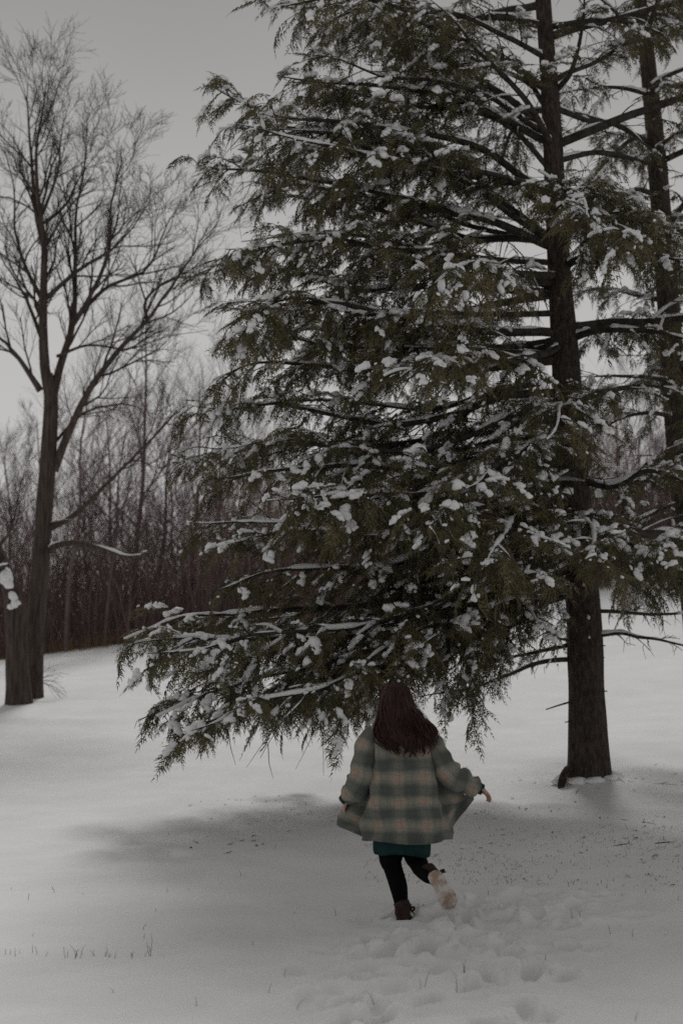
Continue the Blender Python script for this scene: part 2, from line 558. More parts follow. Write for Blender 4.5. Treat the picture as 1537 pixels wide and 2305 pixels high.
def sdv(d):
    return unit(np.cross(d, [0, 0, 1.0]) + 1e-6)
N_FROND = [0]
N_BLOB = [0]
def limb(parent, path, r0, rng, leaf=0.74, snow=1.0, start=0.22, spread=1.0, name='branch'):
    P = catmull(path, 26)
    seg = np.linalg.norm(np.diff(P, axis=0), axis=1)
    s = np.concatenate([[0], np.cumsum(seg)])
    Ltot = s[-1]
    # living limbs wander a little
    wob = np.stack([vnoise(s * 1.1 + rng.random() * 50, s * 0, 3), vnoise(s * 1.1 + rng.random() * 50, s * 0, 4), vnoise(s * 1.3 + rng.random() * 50, s * 0, 5)], axis=-1)
    P = P + wob * (0.07 * np.minimum(s, 1.0))[:, None]
    T = unit(np.gradient(P, axis=0))
    t = s / Ltot
    R = r0 * (1 - t) ** 0.8 + 0.004
    wood = Tubes()
    wood.add(P, R, 7)
    fo = Foliage()
    snow_t = Tubes()
    def lay_snow(Q, Rq, k):
        d = np.gradient(Q, axis=0)
        flat = 1 - np.clip((abs(unit(d)[:, 2]) - 0.45) / 0.4, 0, 1)
        ph = rng.random() * 90
        ll = np.concatenate([[0], np.cumsum(np.linalg.norm(np.diff(Q, axis=0), axis=1))])
        n = vnoise(ll * 3.2 + ph, ll * 0, 7) + 0.5 * vnoise(ll * 9 + ph, ll * 0, 8)
        am = np.clip(0.55 + 0.9 * n, 0, 1.35) * flat * k
        rad = (Rq * 0.72 + 0.010) * am
        snow_t.add(Q + np.array([0, 0, 1.0]) * (Rq * 0.62 + rad * 0.25)[:, None], np.maximum(rad, 0.0005), 5)
    if snow > 0:
        Pf = catmull(P, 46)
        tf = np.linspace(0, 1, 46)
        lay_snow(Pf, np.interp(tf, t, R), snow)
    tw = Tubes()
    nsec = int(Ltot / 0.125 * (0.65 + 0.35 * leaf))
    sg = 1
    for k in range(nsec):
        tt = 0.10 + 0.89 * (k + rng.random()) / nsec
        sg = -sg
        j = np.interp(tt * Ltot, s, np.arange(len(s)))
        j0 = min(int(j), len(P) - 2)
        p = P[j0] + (P[j0 + 1] - P[j0]) * (j - j0)
        d = T[j0]
        side = unit(np.cross(d, [0, 0, 1.0])) * sg
        ln = (0.30 + 0.85 * Ltot / 5.0 * (1 - tt) ** 0.7 * min(1, tt / 0.25)) * (0.45 + 0.95 * rng.random()) * spread
        d2 = unit(d * (0.75 + 0.4 * rng.random()) + side * (0.55 + 0.5 * rng.random()) + np.array([0, 0, 0.08 + rng.normal(0, 0.50)]))
        bare = tt < start or rng.random() > leaf
        n = 6
        Q = [p]
        for q in range(n):
            d2 = unit(d2 + np.array([rng.normal(0, 0.10), rng.normal(0, 0.10), -0.11 + rng.normal(0, 0.06)]))
            Q.append(Q[-1] + d2 * ln / n)
        Q = np.array(Q)
        rq = np.linspace(0.011 if ln > 0.6 else 0.008, 0.003, n + 1)
        tw.add(Q, rq, 3)
        if snow > 0 and rng.random() < 0.33 * snow:
            lay_snow(catmull(Q[:5], 8), np.linspace(0.013, 0.006, 8), 0.8 + 0.7 * rng.random())
        if bare:
            for q in range(2):                             # thin dead twigs
                a = rng.integers(1, n)
                dd = unit(d2 + rng.normal(0, 0.7, 3) + np.array([0, 0, -0.3]))
                b = Q[a]
                l2 = ln * (0.3 + 0.4 * rng.random())
                tw.add(np.array([b, b + dd * l2 * 0.5 + rng.normal(0, 0.02, 3), b + dd * l2 + np.array([0, 0, -0.05])]), np.array([0.005, 0.004, 0.002]), 3)
            if rng.random() > 0.3 * leaf:
                continue
        nf = max(2, int(ln / 0.105))
        for q in range(nf):
            f = 0.12 + 0.88 * (q + 0.7 * rng.random()) / nf
            a = min(f * n, n - 1e-6)
            b = Q[int(a)] + (Q[int(a) + 1] - Q[int(a)]) * (a - int(a))
            dd = unit(Q[int(a) + 1] - Q[int(a)])
            sd = unit(np.cross(dd, [0, 0, 1.0])) * (1 if (q % 2) else -1)
            last = q == nf - 1
            fd = dd if last else dd * 0.75 + sd * 0.8
            fd = unit(fd + np.array([rng.normal(0, 0.28), rng.normal(0, 0.28), -0.04 - 0.62 * rng.random() ** 1.6]))
            size = (0.19 + 0.20 * rng.random()) * (1.0 if ln > 0.4 else 0.85)
            Rm = frame(fd, rng)
            fo.frond(int(rng.integers(len(SPRAYS))), b, Rm, size)
            N_FROND[0] += 1
            if snow > 0:
                pick = rng.random()
                if pick < 0.28 * snow:                    # a lumpy pad along the frond
                    m, lo_, hi_, kinds = 3 + int(rng.random() ** 1.5 * 4), .022, .056, ((0, 8) if rng.random() < .38 else (8, 14))
                elif pick < 0.56 * snow:                   # a pinch caught in the needles
                    m, lo_, hi_, kinds = 1, .013, .028, (8, 14)
                else:
                    m = 0
                grow = 0.8 + 0.5 * rng.random()
                for e in range(m):
                    u = 0.10 + 0.50 * (e + rng.random()) / m
                    c = b + fd * size * u + sdv(fd) * rng.normal(0, 0.024) + np.array([0, 0, 0.020 - 0.16 * size * u * u])
                    sz = (lo_ + (hi_ - lo_) * rng.random()) * grow * (1.1 - .4 * u)
                    R2 = frame(fd + rng.normal(0, 0.35, 3), rng, 0.25)
                    fo.blob(int(rng.integers(*kinds)), c, R2, sz * (0.95 + 0.45 * rng.random()), sz * (0.8 + 0.4 * rng.random()), sz * (0.62 + 0.34 * rng.random()))
                    N_BLOB[0] += 1
    br = obj(name, wood.mesh(name, M_LIMB), parent)
    if tw.n:
        tag(obj('twigs', tw.mesh('twigs', M_LIMB), br), kind='stuff')
    lm = fo.leaf_mesh('needle_sprays')
    if lm:
        tag(obj('needle_sprays', lm, br), kind='stuff')
    SV, SF, sn = fo.snow_parts()
    Fq = []
    if snow_t.n:
        Fq = [np.concatenate(snow_t.F) + sn]
        SV = SV + snow_t.V
    if SV:
        tri = np.concatenate(SF) if SF else np.zeros((0, 3), dtype=np.int32)
        tag(obj('snow_load', make_mesh('snow_load', np.concatenate(SV), [tri] + Fq, M_SNOWCLUMP), br), kind='stuff')
    return br

def trunk_mesh(P, R, seg, rng, mat, flare=0.0, ridges=0.05):
    ang = np.arange(seg) * 2 * math.pi / seg
    z = P[:, 2] - P[0, 2]
    rr = R[:, None] * (1 + ridges * vnoise(np.cos(ang)[None] * 3.1 + 5 + z[:, None] * 0.15, np.sin(ang)[None] * 3.1 + z[:, None] * 0.5, 21) + ridges * 0.6 * vnoise(ang[None] * 3.5 + 0 * z[:, None], z[:, None] * 2.2, 23))
    rr = rr * (1 + flare * np.exp(-z / 0.22)[:, None] * (0.55 + 0.45 * np.cos(ang * 4 + 1.0)[None]))
    tb = Tubes()
    tb.raw(np.stack([P[:, None, 0] + rr * np.cos(ang)[None], P[:, None, 1] + rr * np.sin(ang)[None], np.repeat(P[:, 2:3], seg, axis=1)], axis=-1))
    return tb.mesh('trunk', mat)

TY = 18.0
base = at(1322, 1762, TY)
tx0, tz0 = float(base[0]), gz(base[0], TY)
hem = empty('hemlock_tree', (0, 0, 0))
tag(hem, 'large snow-laden hemlock with a thick dark trunk, its low boughs sweeping over the running person', 'conifer tree', 'snowy hemlocks')
trunk_px = [(1322, 1800, 100), (1322, 1745, 96), (1321, 1690, 90), (1318, 1560, 82), (1312, 1400, 78), (1300, 1240, 75), (1290, 1100, 72), (1278, 900, 66), (1268, 740, 60), (1258, 600, 55), (1248, 400, 49), (1240, 250, 44), (1222, 0, 37), (1205, -250, 28), (1190, -500, 19), (1175, -800, 9), (1172, -960, 3)]
TP = np.array([at(a, b, TY) for a, b, w in trunk_px])
TR = np.array([w for a, b, w in trunk_px]) / 2 / F_PX * TY * 1.0
TPs, TRs = catmull(TP, 130), np.interp(np.linspace(0, 1, 130), np.linspace(0, 1, len(TR)), TR)
rt = np.random.default_rng(3)
obj('trunk', trunk_mesh(TPs, TRs, 28, rt, M_BARK, flare=0.22, ridges=0.085), hem)
def on_trunk(TPx, TRx, z):
    return np.array([np.interp(z, TPx[:, 2], TPx[:, i]) for i in range(3)]), float(np.interp(z, TPx[:, 2], TRx))

def traced(tree, Y0, px, dY, r0, seed, **kw):
    n = len(px)
    pts = []
    for k, (a, b) in enumerate(px):
        f = k / (n - 1)
        if px[-1][0] < 900:                                # the fronds themselves reach past the wood of the limb
            a, b = a + 44 * f ** 3, b - (26 if px[-1][1] < 1500 else 52) * f ** 3
        pts.append(at(a, b, Y0 + dY * f ** 0.9))
    limb(tree, pts, r0, np.random.default_rng(seed), **kw)

TR_LIMBS = [
 ([(1225, 60), (1050, 30), (880, 20), (740, -5), (545, 35)], -1.6, .050, dict()),
 ([(1228, 200), (1090, 110), (930, 55), (800, 30), (665, 95)], -0.8, .050, dict()),
 ([(1232, 290), (1110, 200), (960, 110), (850, 75), (650, 60)], 1.2, .052, dict()),
 ([(1233, 320), (1050, 230), (880, 212), (720, 207), (572, 202)], -1.4, .050, dict(leaf=.8)),
 ([(1238, 440), (1080, 345), (900, 300), (650, 275), (540, 250), (432, 217)], -2.2, .052, dict(leaf=.85)),
 ([(1245, 335), (1180, 230), (1100, 140), (1040, 60), (960, -20)], -2.4, .045, dict(leaf=.5)),
 ([(1243, 430), (1090, 400), (880, 345), (680, 300), (455, 325)], -0.6, .055, dict()),
 ([(1250, 545), (1080, 430), (950, 330), (830, 260), (700, 240)], 1.6, .055, dict(leaf=.8)),
 ([(1252, 560), (1050, 480), (830, 420), (610, 405), (390, 410)], -1.0, .058, dict()),
 ([(1252, 545), (1000, 520), (800, 455), (650, 430), (480, 500)], 1.5, .055, dict()),
 ([(1256, 640), (1050, 590), (850, 555), (660, 560), (460, 590)], -2.0, .058, dict()),
 ([(1258, 660), (1000, 650), (800, 650), (600, 610), (415, 640)], 0.6, .058, dict()),
 ([(1262, 750), (1000, 735), (780, 690), (600, 690), (485, 770)], -2.4, .060, dict()),
 ([(1264, 780), (1050, 790), (800, 770), (640, 740), (500, 730)], 2.0, .058, dict()),
 ([(1268, 810), (1020, 825), (760, 830), (560, 830), (435, 885)], -1.2, .060, dict()),
 ([(1272, 885), (1120, 895), (1000, 935), (820, 960), (600, 930), (370, 945)], -0.4, .060, dict(start=.4)),
 ([(1275, 945), (1140, 955), (1000, 985), (820, 1020), (600, 1020), (345, 1060)], 0.8, .060, dict(start=.35)),
 ([(1280, 1010), (1050, 1050), (830, 1060), (640, 1060), (410, 1105)], -1.8, .060, dict()),
 ([(1283, 1040), (1030, 1085), (900, 1130), (760, 1110), (645, 1150)], -3.6, .058, dict()),
 ([(1286, 1090), (1060, 1150), (820, 1190), (590, 1180), (385, 1205)], 0.8, .060, dict(leaf=.75)),
 ([(1290, 1120), (1090, 1190), (860, 1270), (620, 1300), (440, 1345)], -1.5, .060, dict(leaf=.8)),
 ([(1292, 1160), (1080, 1260), (820, 1350), (540, 1385), (240, 1455)], -1.0, .065, dict()),
 ([(1293, 1200), (1060, 1330), (800, 1420), (520, 1440), (260, 1475)], -2.4, .065, dict()),
 ([(1296, 1250), (1060, 1370), (780, 1480), (540, 1560), (298, 1655)], -2.8, .065, dict()),
 ([(1298, 1270), (1060, 1390), (860, 1470), (640, 1560), (380, 1665)], -1.8, .062, dict()),
 ([(1300, 1310), (1120, 1385), (930, 1460), (780, 1540), (690, 1615)], -2.6, .05, dict(leaf=.65, spread=.85)),
 ([(1300, 1330), (1130, 1380), (980, 1430), (830, 1500), (560, 1630)], 0.4, .055, dict()),
 ([(1300, 1340), (1160, 1360), (1060, 1395), (960, 1440), (850, 1510)], -1.0, .042, dict(leaf=.6, spread=.75)),
 ([(1302, 1290), (1190, 1330), (1090, 1360), (1010, 1400), (950, 1460)], -2.2, .042, dict(leaf=.6, spread=.75)),
 # low thin boughs by the trunk
 ([(1290, 1450), (1190, 1465), (1110, 1480), (1045, 1508)], 0.4, .026, dict(leaf=.3, snow=.4, spread=.4)),
 ([(1290, 1484), (1200, 1490), (1130, 1520), (1060, 1550), (945, 1576)], -0.6, .030, dict(leaf=.18, snow=.4, spread=.32, start=.3)),
 ([(1290, 1442), (1255, 1438), (1230, 1425), (1200, 1440)], -0.3, .018, dict(leaf=0, snow=.3, spread=.5)),
 ([(1330, 1432), (1395, 1427), (1440, 1438), (1500, 1441), (1600, 1450)], -0.5, .026, dict(leaf=.15, snow=.9, spread=.5)),
 ([(1330, 1376), (1450, 1376), (1560, 1372), (1640, 1380)], 0.3, .024, dict(leaf=.3, snow=.5, spread=.7)),
 # to the right
 ([(1330, 1250), (1420, 1275), (1500, 1290), (1600, 1330)], -1.8, .05, dict()),
 ([(1325, 1230), (1380, 1215), (1460, 1235), (1540, 1250)], -2.8, .05, dict()),
 ([(1310, 1080), (1380, 1095), (1480, 1060), (1620, 1090)], -1.2, .05, dict(leaf=.7)),
 ([(1300, 900), (1360, 880), (1450, 860), (1590, 880)], 1.0, .05, dict(leaf=.6)),
 ([(1290, 760), (1370, 735), (1480, 745), (1620, 790)], -1.6, .05, dict(leaf=.8)),
 ([(1272, 600), (1350, 560), (1450, 560), (1560, 600)], -2.2, .05, dict(leaf=.9)),
 ([(1262, 470), (1330, 440), (1420, 470), (1520, 520)], -2.8, .05, dict()),
 ([(1258, 360), (1340, 345), (1420, 352), (1530, 380)], 0.6, .042, dict(leaf=.15)),
 ([(1252, 245), (1330, 270), (1400, 290), (1480, 345)], 0.8, .042, dict(leaf=.15)),
 ([(1255, 200), (1285, 160), (1305, 80), (1312, -40)], -0.8, .036, dict(leaf=.3)),
 ([(1250, 180), (1320, 140), (1400, 100), (1520, 60)], 1.0, .04, dict(leaf=.4)),
 ([(1240, 60), (1320, 50), (1420, 40), (1500, 70)], -1.0, .04, dict(leaf=.6)),
 # toward the viewer, across the trunk
 ([(1258, 440), (1270, 420), (1300, 430), (1330, 500)], -3.2, .045, dict()),
 ([(1262, 540), (1300, 500), (1380, 490), (1420, 530)], -3.6, .045, dict()),
 ([(1280, 900), (1270, 890), (1255, 930), (1225, 985)], -3.0, .042, dict()),
 ([(1288, 990), (1200, 1010), (1130, 1050), (1060, 1095)], -3.6, .05, dict()),
 ([(1292, 1110), (1200, 1150), (1140, 1200), (1085, 1270)], -4.0, .05, dict()),
 ([(1295, 1150), (1310, 1170), (1330, 1200), (1350, 1260)], -3.2, .045, dict()),
 ([(1292, 1140), (1240, 1190), (1190, 1250), (1200, 1320)], -3.4, .05, dict()),
 ([(1288, 1060), (1180, 1120), (1020, 1140), (960, 1200)], -4.2, .05, dict()),
 ([(1250, 620), (1150, 620), (1060, 600), (960, 640)], -4.0, .05, dict()),
 ([(1262, 780), (1150, 800), (1000, 790), (900, 840)], -4.2, .05, dict()),
]
LEFT = [l for l in TR_LIMBS if l[0][-1][0] < 800]
for k in range(len(LEFT) - 1):                             # slighter boughs between the main ones
    (pa, da, ra, _), (pb, db, rb, _) = LEFT[k], LEFT[k + 1]
    A5, B5 = catmull(np.array(pa, dtype=float), 5), catmull(np.array(pb, dtype=float), 5)
    m5 = (A5 + B5) / 2
    m5[1:, 0] += (70, 90, 110, 130) if k % 2 else (20, 20, 30, 40)
    m5[1:, 1] += (14, 30, 34, 22) if k % 3 else (-14, -20, -24, -10)
    TR_LIMBS.append(([tuple(q) for q in m5], (da + db) / 2 + (1.3 if k % 2 else -1.5), 0.7 * ra, dict(leaf=.72, start=.3)))
for k, (px, dY, r0, kw) in enumerate(TR_LIMBS):
    traced(hem, TY, px, dY, r0, 100 + k, **kw)

def radial_limbs(tree, TPx, TRx, zs, radius, seed, skip=None, kw=None):
    rng = np.random.default_rng(seed)
    az = rng.random() * 6.28
    for z in zs:
        az += 2.399 + rng.normal(0, 0.2)
        a = az % (2 * math.pi)
        if skip and skip(a, z):
            continue
        p, r = on_trunk(TPx, TRx, z)
        Ln = radius(z) * (0.8 + 0.3 * rng.random())
        d = np.array([math.cos(a), math.sin(a), 0])
        h = z - TPx[0, 2]
        rise = np.interp(h, [2, 5, 9, 14], [-0.22, 0.0, 0.22, 0.4]) + rng.normal(0, 0.07)
        pts = [p, p + d * Ln * 0.3 + np.array([0, 0, rise * Ln * 0.36]), p + d * Ln * 0.65 + np.array([0, 0, rise * Ln * 0.55]), p + d * Ln + np.array([0, 0, (rise * 0.55 - 0.10) * Ln])]
        limb(tree, pts, min(r * 0.62, 0.03 + 0.007 * Ln), rng, **(kw(a, z) if kw else {}))
zb = tz0
radial_limbs(hem, TPs, TRs, np.concatenate([np.arange(zb + 3.2, zb + 10.5, 0.50), np.arange(zb + 10.5, zb + 16.0, 0.5)]),
             lambda z: np.interp(z - zb, [2, 4, 8, 10.5, 16.5], [5.0, 5.2, 4.6, 3.7, 0.7]), 40,
             skip=lambda a, z: (z < zb + 10.2) and (2.5 < a < 5.6),
             kw=lambda a, z: dict(leaf=0.68 if z < zb + 6.5 else (0.5 if z < zb + 10.3 else .7), snow=.65))
# stub and root at the foot of the trunk
rr = np.random.default_rng(8)
for pts, r0 in (([(1290, 1578), (1262, 1586), (1228, 1597)], .016), ([(1350, 1455), (1362, 1453)], .012), ([(1348, 1478), (1360, 1480)], .010), ([(1290, 1622), (1270, 1626)], .012), ([(1350, 1555), (1366, 1556)], .014)):
    tb = Tubes()
    tb.add(catmull([at(a, b, TY - 0.1) for a, b in pts], 6), np.linspace(r0, r0 * 0.5, 6), 6)
    obj('stub', tb.mesh('stub', M_LIMB), hem)
tb = Tubes()
q = at(1290, 1715, TY - 0.1)
rp = np.array([[q[0], TY - .1, gz(q[0], TY) + 0.12], [q[0] - .09, TY - .20, gz(q[0], TY) + 0.10], [q[0] - .17, TY - .28, gz(q[0], TY - .3) + 0.05], [q[0] - .20, TY - .32, gz(q[0], TY - .3) - 0.10]])
tb.add(catmull(rp, 10), np.linspace(.055, .045, 10), 8)
obj('root', tb.mesh('root', M_BARK), hem)

rsn = np.random.default_rng(18)
VV, FF, nn = [], [], 0
for k in range(26):
    bv, bf = make_blob(rsn, ICO1)
    if k < 17:
        aa = rsn.random() * 6.28
        px_, py_ = tx0 + 0.30 * math.cos(aa), TY + 0.30 * math.sin(aa)
        c, sz = np.array([px_, py_, gz(px_, py_) - 0.01]), np.array([.13, .11, .055]) * rsn.uniform(.6, 1.3)
    else:
        zt = tz0 + rsn.uniform(.6, 4.0)
        p_, r_ = on_trunk(TPs, TRs, zt)
        aa = rsn.uniform(-1.9, 0.1)
        c, sz = p_ + np.array([math.cos(aa), math.sin(aa), 0]) * r_ * 0.98, np.array([.020, .016, .035]) * rsn.uniform(.6, 1.3)
    VV.append(bv * sz + c); FF.append(bf + nn); nn += len(bv)
tag(obj('snow_load', make_mesh('snow_load', np.concatenate(VV), np.concatenate(FF), M_SNOWCLUMP), hem), kind='stuff')

# second hemlock
T2 = 20.5
hem2 = empty('hemlock_tree')
tag(hem2, 'slimmer snowy hemlock half out of view beside the big one, trunk leaning inward', 'conifer tree', 'snowy hemlocks')
trunk2_px = [(1590, 1800, 78), (1588, 1740, 74), (1575, 1500, 66), (1552, 1250, 60), (1532, 1050, 58), (1515, 850, 56), (1497, 600, 50), (1475, 330, 44), (1455, 120, 36), (1440, 0, 30), (1420, -200, 22), (1400, -450, 10), (1395, -560, 3)]
P2 = np.array([at(a, b, T2) for a, b, w in trunk2_px])
P2[0, 2] = gz(P2[0, 0], T2) - 0.4
R2 = np.array([w for a, b, w in trunk2_px]) / 2 / F_PX * T2
P2s, R2s = catmull(P2, 100), np.interp(np.linspace(0, 1, 100), np.linspace(0, 1, len(R2)), R2)
obj('trunk', trunk_mesh(P2s, R2s, 22, rt, M_BARK, flare=0.15), hem2)
TR2 = [
 ([(1448, 90), (1400, 40), (1350, 0), (1300, -40)], -1.0, .035, dict(leaf=.6)),
 ([(1465, 215), (1400, 200), (1330, 190), (1260, 200)], -0.6, .035, dict(leaf=.5)),
 ([(1475, 330), (1410, 295), (1340, 270), (1270, 250)], -0.8, .045, dict(leaf=.25)),
 ([(1478, 372), (1400, 352), (1330, 350), (1270, 358)], -0.6, .042, dict(leaf=.2)),
 ([(1485, 440), (1420, 420), (1350, 440), (1290, 470)], -2.0, .042, dict()),
 ([(1495, 560), (1440, 500), (1390, 490), (1340, 540)], -2.6, .042, dict()),
 ([(1505, 680), (1440, 660), (1370, 640), (1300, 650)], 1.0, .04, dict(leaf=.8)),
 ([(1515, 760), (1450, 735), (1390, 730), (1330, 760)], -1.5, .04, dict(leaf=.9)),
 ([(1520, 860), (1450, 850), (1390, 850), (1310, 840)], -1.0, .04, dict(leaf=.6)),
 ([(1530, 940), (1460, 930), (1390, 950), (1330, 990)], -1.0, .035, dict(leaf=.5)),
 ([(1538, 1050), (1470, 1040), (1410, 1080), (1360, 1100)], 0.6, .035, dict(leaf=.5)),
 ([(1545, 1130), (1480, 1150), (1430, 1190), (1380, 1240)], -1.2, .035, dict(leaf=.8)),
 ([(1555, 1240), (1500, 1270), (1450, 1310), (1400, 1350)], -1.4, .035, dict(leaf=.8)),
 ([(1560, 1290), (1500, 1290), (1440, 1280), (1380, 1290)], 1.0, .035, dict(leaf=.8)),
 ([(1470, 340), (1500, 320), (1540, 290), (1600, 280)], -1.2, .04, dict(leaf=.7)),
 ([(1460, 200), (1500, 170), (1560, 150), (1620, 160)], -1.0, .04, dict(leaf=.7)),
 ([(1450, 90), (1490, 60), (1540, 30), (1600, 20)], 0.6, .035, dict(leaf=.7)),
 ([(1490, 520), (1520, 490), (1560, 500), (1620, 540)], -2.0, .04, dict()),
]
for k, (px, dY, r0, kw) in enumerate(TR2):
    traced(hem2, T2, px, dY, r0, 300 + k, **kw)
z2 = gz(P2[0, 0], T2)
radial_limbs(hem2, P2s, R2s, np.arange(z2 + 2.8, z2 + 13.2, 0.40), lambda z: np.interp(z - z2, [2, 6, 10, 13.5], [3.6, 3.6, 2.6, 0.6]), 77,
             skip=lambda a, z: 2.3 < a < 4.4, kw=lambda a, z: dict(leaf=0.65))
print('FRONDS', N_FROND[0], 'BLOBS', N_BLOB[0], 'quads per frond', np.mean([len(s) for s in SPRAYS]))

# ------------------------------------------------------------------ bare trees
class Bare:
    def __init__(self, seed, twig_mat=M_TWIG):
        self.rng = np.random.default_rng(seed)
        self.big, self.small, self.snow = Tubes(), Tubes(), Tubes()
    def snow_on(self, P, R, k):
        rng = self.rng
        ll = np.concatenate([[0], np.cumsum(np.linalg.norm(np.diff(P, axis=0), axis=1))])
        d = unit(np.gradient(P, axis=0))
        flat = 1 - np.clip((abs(d[:, 2]) - 0.35) / 0.45, 0, 1)
        n = vnoise(ll * 1.7 + rng.random() * 70, ll * 0, 17)
        rad = (R * 0.75 + 0.008) * np.clip(0.75 + 0.5 * n, 0.2, 1.3) * flat * k
        self.snow.add(P + np.array([0, 0, 1.0]) * (R * 0.65)[:, None], np.maximum(rad, 0.0004), 6)
    def grow(self, p, d, ln, r, lev, up=0.06, maxlev=4, dens=1.0):
        rng = self.rng
        n = 6 if lev < 3 else 4
        P, q, dd = [p], np.array(p), unit(d)
        for k in range(n):
            dd = unit(dd + rng.normal(0, 0.13, 3) + np.array([0, 0, up]))
            q = q + dd * ln / n
            P.append(q)
        P = np.array(P)
        R = np.linspace(r, max(r * 0.4, 0.0028), n + 1)
        (self.big if r > 0.03 else self.small).add(P, R, 6 if r > 0.03 else (4 if r > 0.012 else 3))
        if lev >= maxlev:
            return
        self.kids(P, R, ln, lev, up, maxlev, dens)
    def kids(self, P, R, ln, lev, up, maxlev, dens, t0=0.22, count=None):
        rng = self.rng
        n = len(P) - 1
        c = count or int((6.5 if lev < 3 else 6.0) * dens + rng.random())
        for k in range(c):
            t = t0 + (1 - t0) * (k + rng.random()) / c
            a = min(t * n, n - 1e-6)
            i = int(a)
            b = P[i] + (P[i + 1] - P[i]) * (a - i)
            tg = unit(P[i + 1] - P[i])
            rr_ = R[i] * (0.42 + 0.25 * rng.random())
            pe = unit(np.cross(tg, rng.normal(0, 1, 3)))
            ang = 0.35 + 0.4 * rng.random()
            self.grow(b, tg * math.cos(ang) + pe * math.sin(ang), ln * (0.42 + 0.34 * rng.random()) * (1.05 - 0.35 * t), max(min(rr_, ln * 0.011), 0.0036), lev + 1, up, maxlev, dens)
    def limb(self, pts, r0, r1, ln=None, lev=1, kids=7, maxlev=4, up=0.05, snow=0, t0=0.15, dens=1.0):
        P = catmull(pts, 18)
        P = P + self.rng.normal(0, 0.012, P.shape) * np.linspace(0, 1, 18)[:, None]
        R = (r0 * (1 - np.linspace(0, 1, 18)) ** 1.3 + r1) * 0.66
        self.big.add(P, R, 9)
        if snow:
            self.snow_on(P, R, snow)
        if kids:
            self.kids(P, R, ln or np.linalg.norm(P[-1] - P[0]) * 0.6, lev, up, maxlev, dens, t0, kids)
    def finish(self, root, twig=M_TWIG, bark=M_GREYBARK, trunk=None):
        if trunk is not None:
            obj('trunk', trunk, root)
        if self.big.n:
            obj('limbs', self.big.mesh('limbs', bark), root)
        if self.small.n:
            tag(obj('crown_twigs', self.small.mesh('crown_twigs', twig), root), kind='stuff')
        if self.snow.n:
            obj('snow_load', self.snow.mesh('snow_load', M_SNOWCLUMP), root)

BY = 30.0
def bl(px, dY):
    n = len(px)
    return [at(a, b if b > 880 else 880 - (880 - b) * TOP_K, BY + dY * k / (n - 1)) for k, (a, b) in enumerate(px)]
TOP_K = 0.86
bt = empty('bare_tree')
tag(bt, 'tall bare many-forked tree with grey bark and one snow-covered broken bough', 'bare tree')
B = Bare(21)
k_ = BY / F_PX
bp = [(75, 1560, 60), (76, 1520, 54), (80, 1400, 52), (90, 1300, 50), (98, 1200, 48), (105, 1100, 46), (112, 1000, 44), (116, 900, 40), (108, 840, 30)]
bP = np.array([at(a, b, BY + 0.6) for a, b, w in bp]); bP[0, 2] -= 0.6
bR = np.array([w for _, _, w in bp]) / 2 * k_ * 0.84
trk = trunk_mesh(catmull(bP, 60), np.interp(np.linspace(0, 1, 60), np.linspace(0, 1, len(bR)), bR), 16, rt, M_GREYBARK, flare=0.25, ridges=0.08)
BY += 0.6
B.limb(bl([(115, 905), (100, 800), (98, 650), (100, 500), (86, 380), (82, 250), (100, 130), (103, 70)], -0.5), .19, .012, 3.2, kids=20)
B.limb(bl([(98, 500), (80, 400), (70, 250), (62, 130), (65, 80)], -0.3), .09, .01, 2.2, kids=11)
B.limb(bl([(118, 900), (135, 820), (165, 700), (170, 560), (172, 420), (190, 300), (195, 180)], 0.8), .15, .012, 2.8, kids=17)
B.limb(bl([(165, 705), (200, 640), (245, 520), (250, 400), (270, 300), (275, 235)], -0.6), .09, .01, 2.4, kids=14)
B.limb(bl([(172, 690), (240, 610), (330, 560), (375, 450), (400, 400)], 0.8), .075, .01, 2.2, kids=13)
B.limb(bl([(122, 1060), (150, 985), (200, 880), (270, 770), (335, 690), (390, 600), (450, 500), (485, 460)], -0.8), .14, .014, 2.6, kids=18, snow=.35)
B.limb(bl([(330, 690), (330, 640), (380, 590), (440, 580), (520, 560)], 1.0), .06, .008, 2.0, kids=11)
B.limb(bl([(103, 640), (170, 570), (250, 510), (300, 450), (350, 360)], -1.4), .08, .01, 2.2, kids=14)
B.limb(bl([(102, 440), (150, 390), (185, 310), (235, 240)], 1.0), .06, .008, 1.8, kids=11)
B.limb(bl([(95, 420), (130, 310), (140, 200), (160, 120)], -1.0), .055, .008, 1.8, kids=11)
B.limb(bl([(96, 640), (60, 560), (35, 460), (30, 330), (0, 230)], 1.2), .08, .01, 2.2, kids=14)
B.limb(bl([(92, 880), (70, 840), (30, 775), (0, 740), (-60, 690)], -0.4), .09, .03, 2.2, kids=7, snow=.5)
B.limb(bl([(100, 760), (60, 640), (20, 560), (-30, 470)], 1.4), .07, .01, 2.2, kids=10)
B.limb(bl([(128, 790), (200, 760), (290, 770), (370, 740), (470, 720)], 0.5), .05, .008, 1.6, kids=11)
B.limb(bl([(120, 1000), (190, 930), (280, 910), (340, 930)], 0.7), .05, .01, 1.6, kids=9)
B.limb(bl([(112, 1190), (160, 1165), (200, 1130), (260, 1070), (330, 1000), (400, 930)], -2.0), .085, .03, 1.6, kids=5, snow=1.0, t0=.6)
B.limb(bl([(112, 1240), (128, 1228), (170, 1222), (220, 1232), (280, 1252), (310, 1252), (332, 1243)], -1.6), .075, .05, 1.0, kids=0, snow=1.15)
B.limb(bl([(112, 1180), (140, 1172), (165, 1170)], -0.8), .04, .02, kids=0, snow=1.0)
B.finish(bt, trunk=trk)
BY -= 0.6

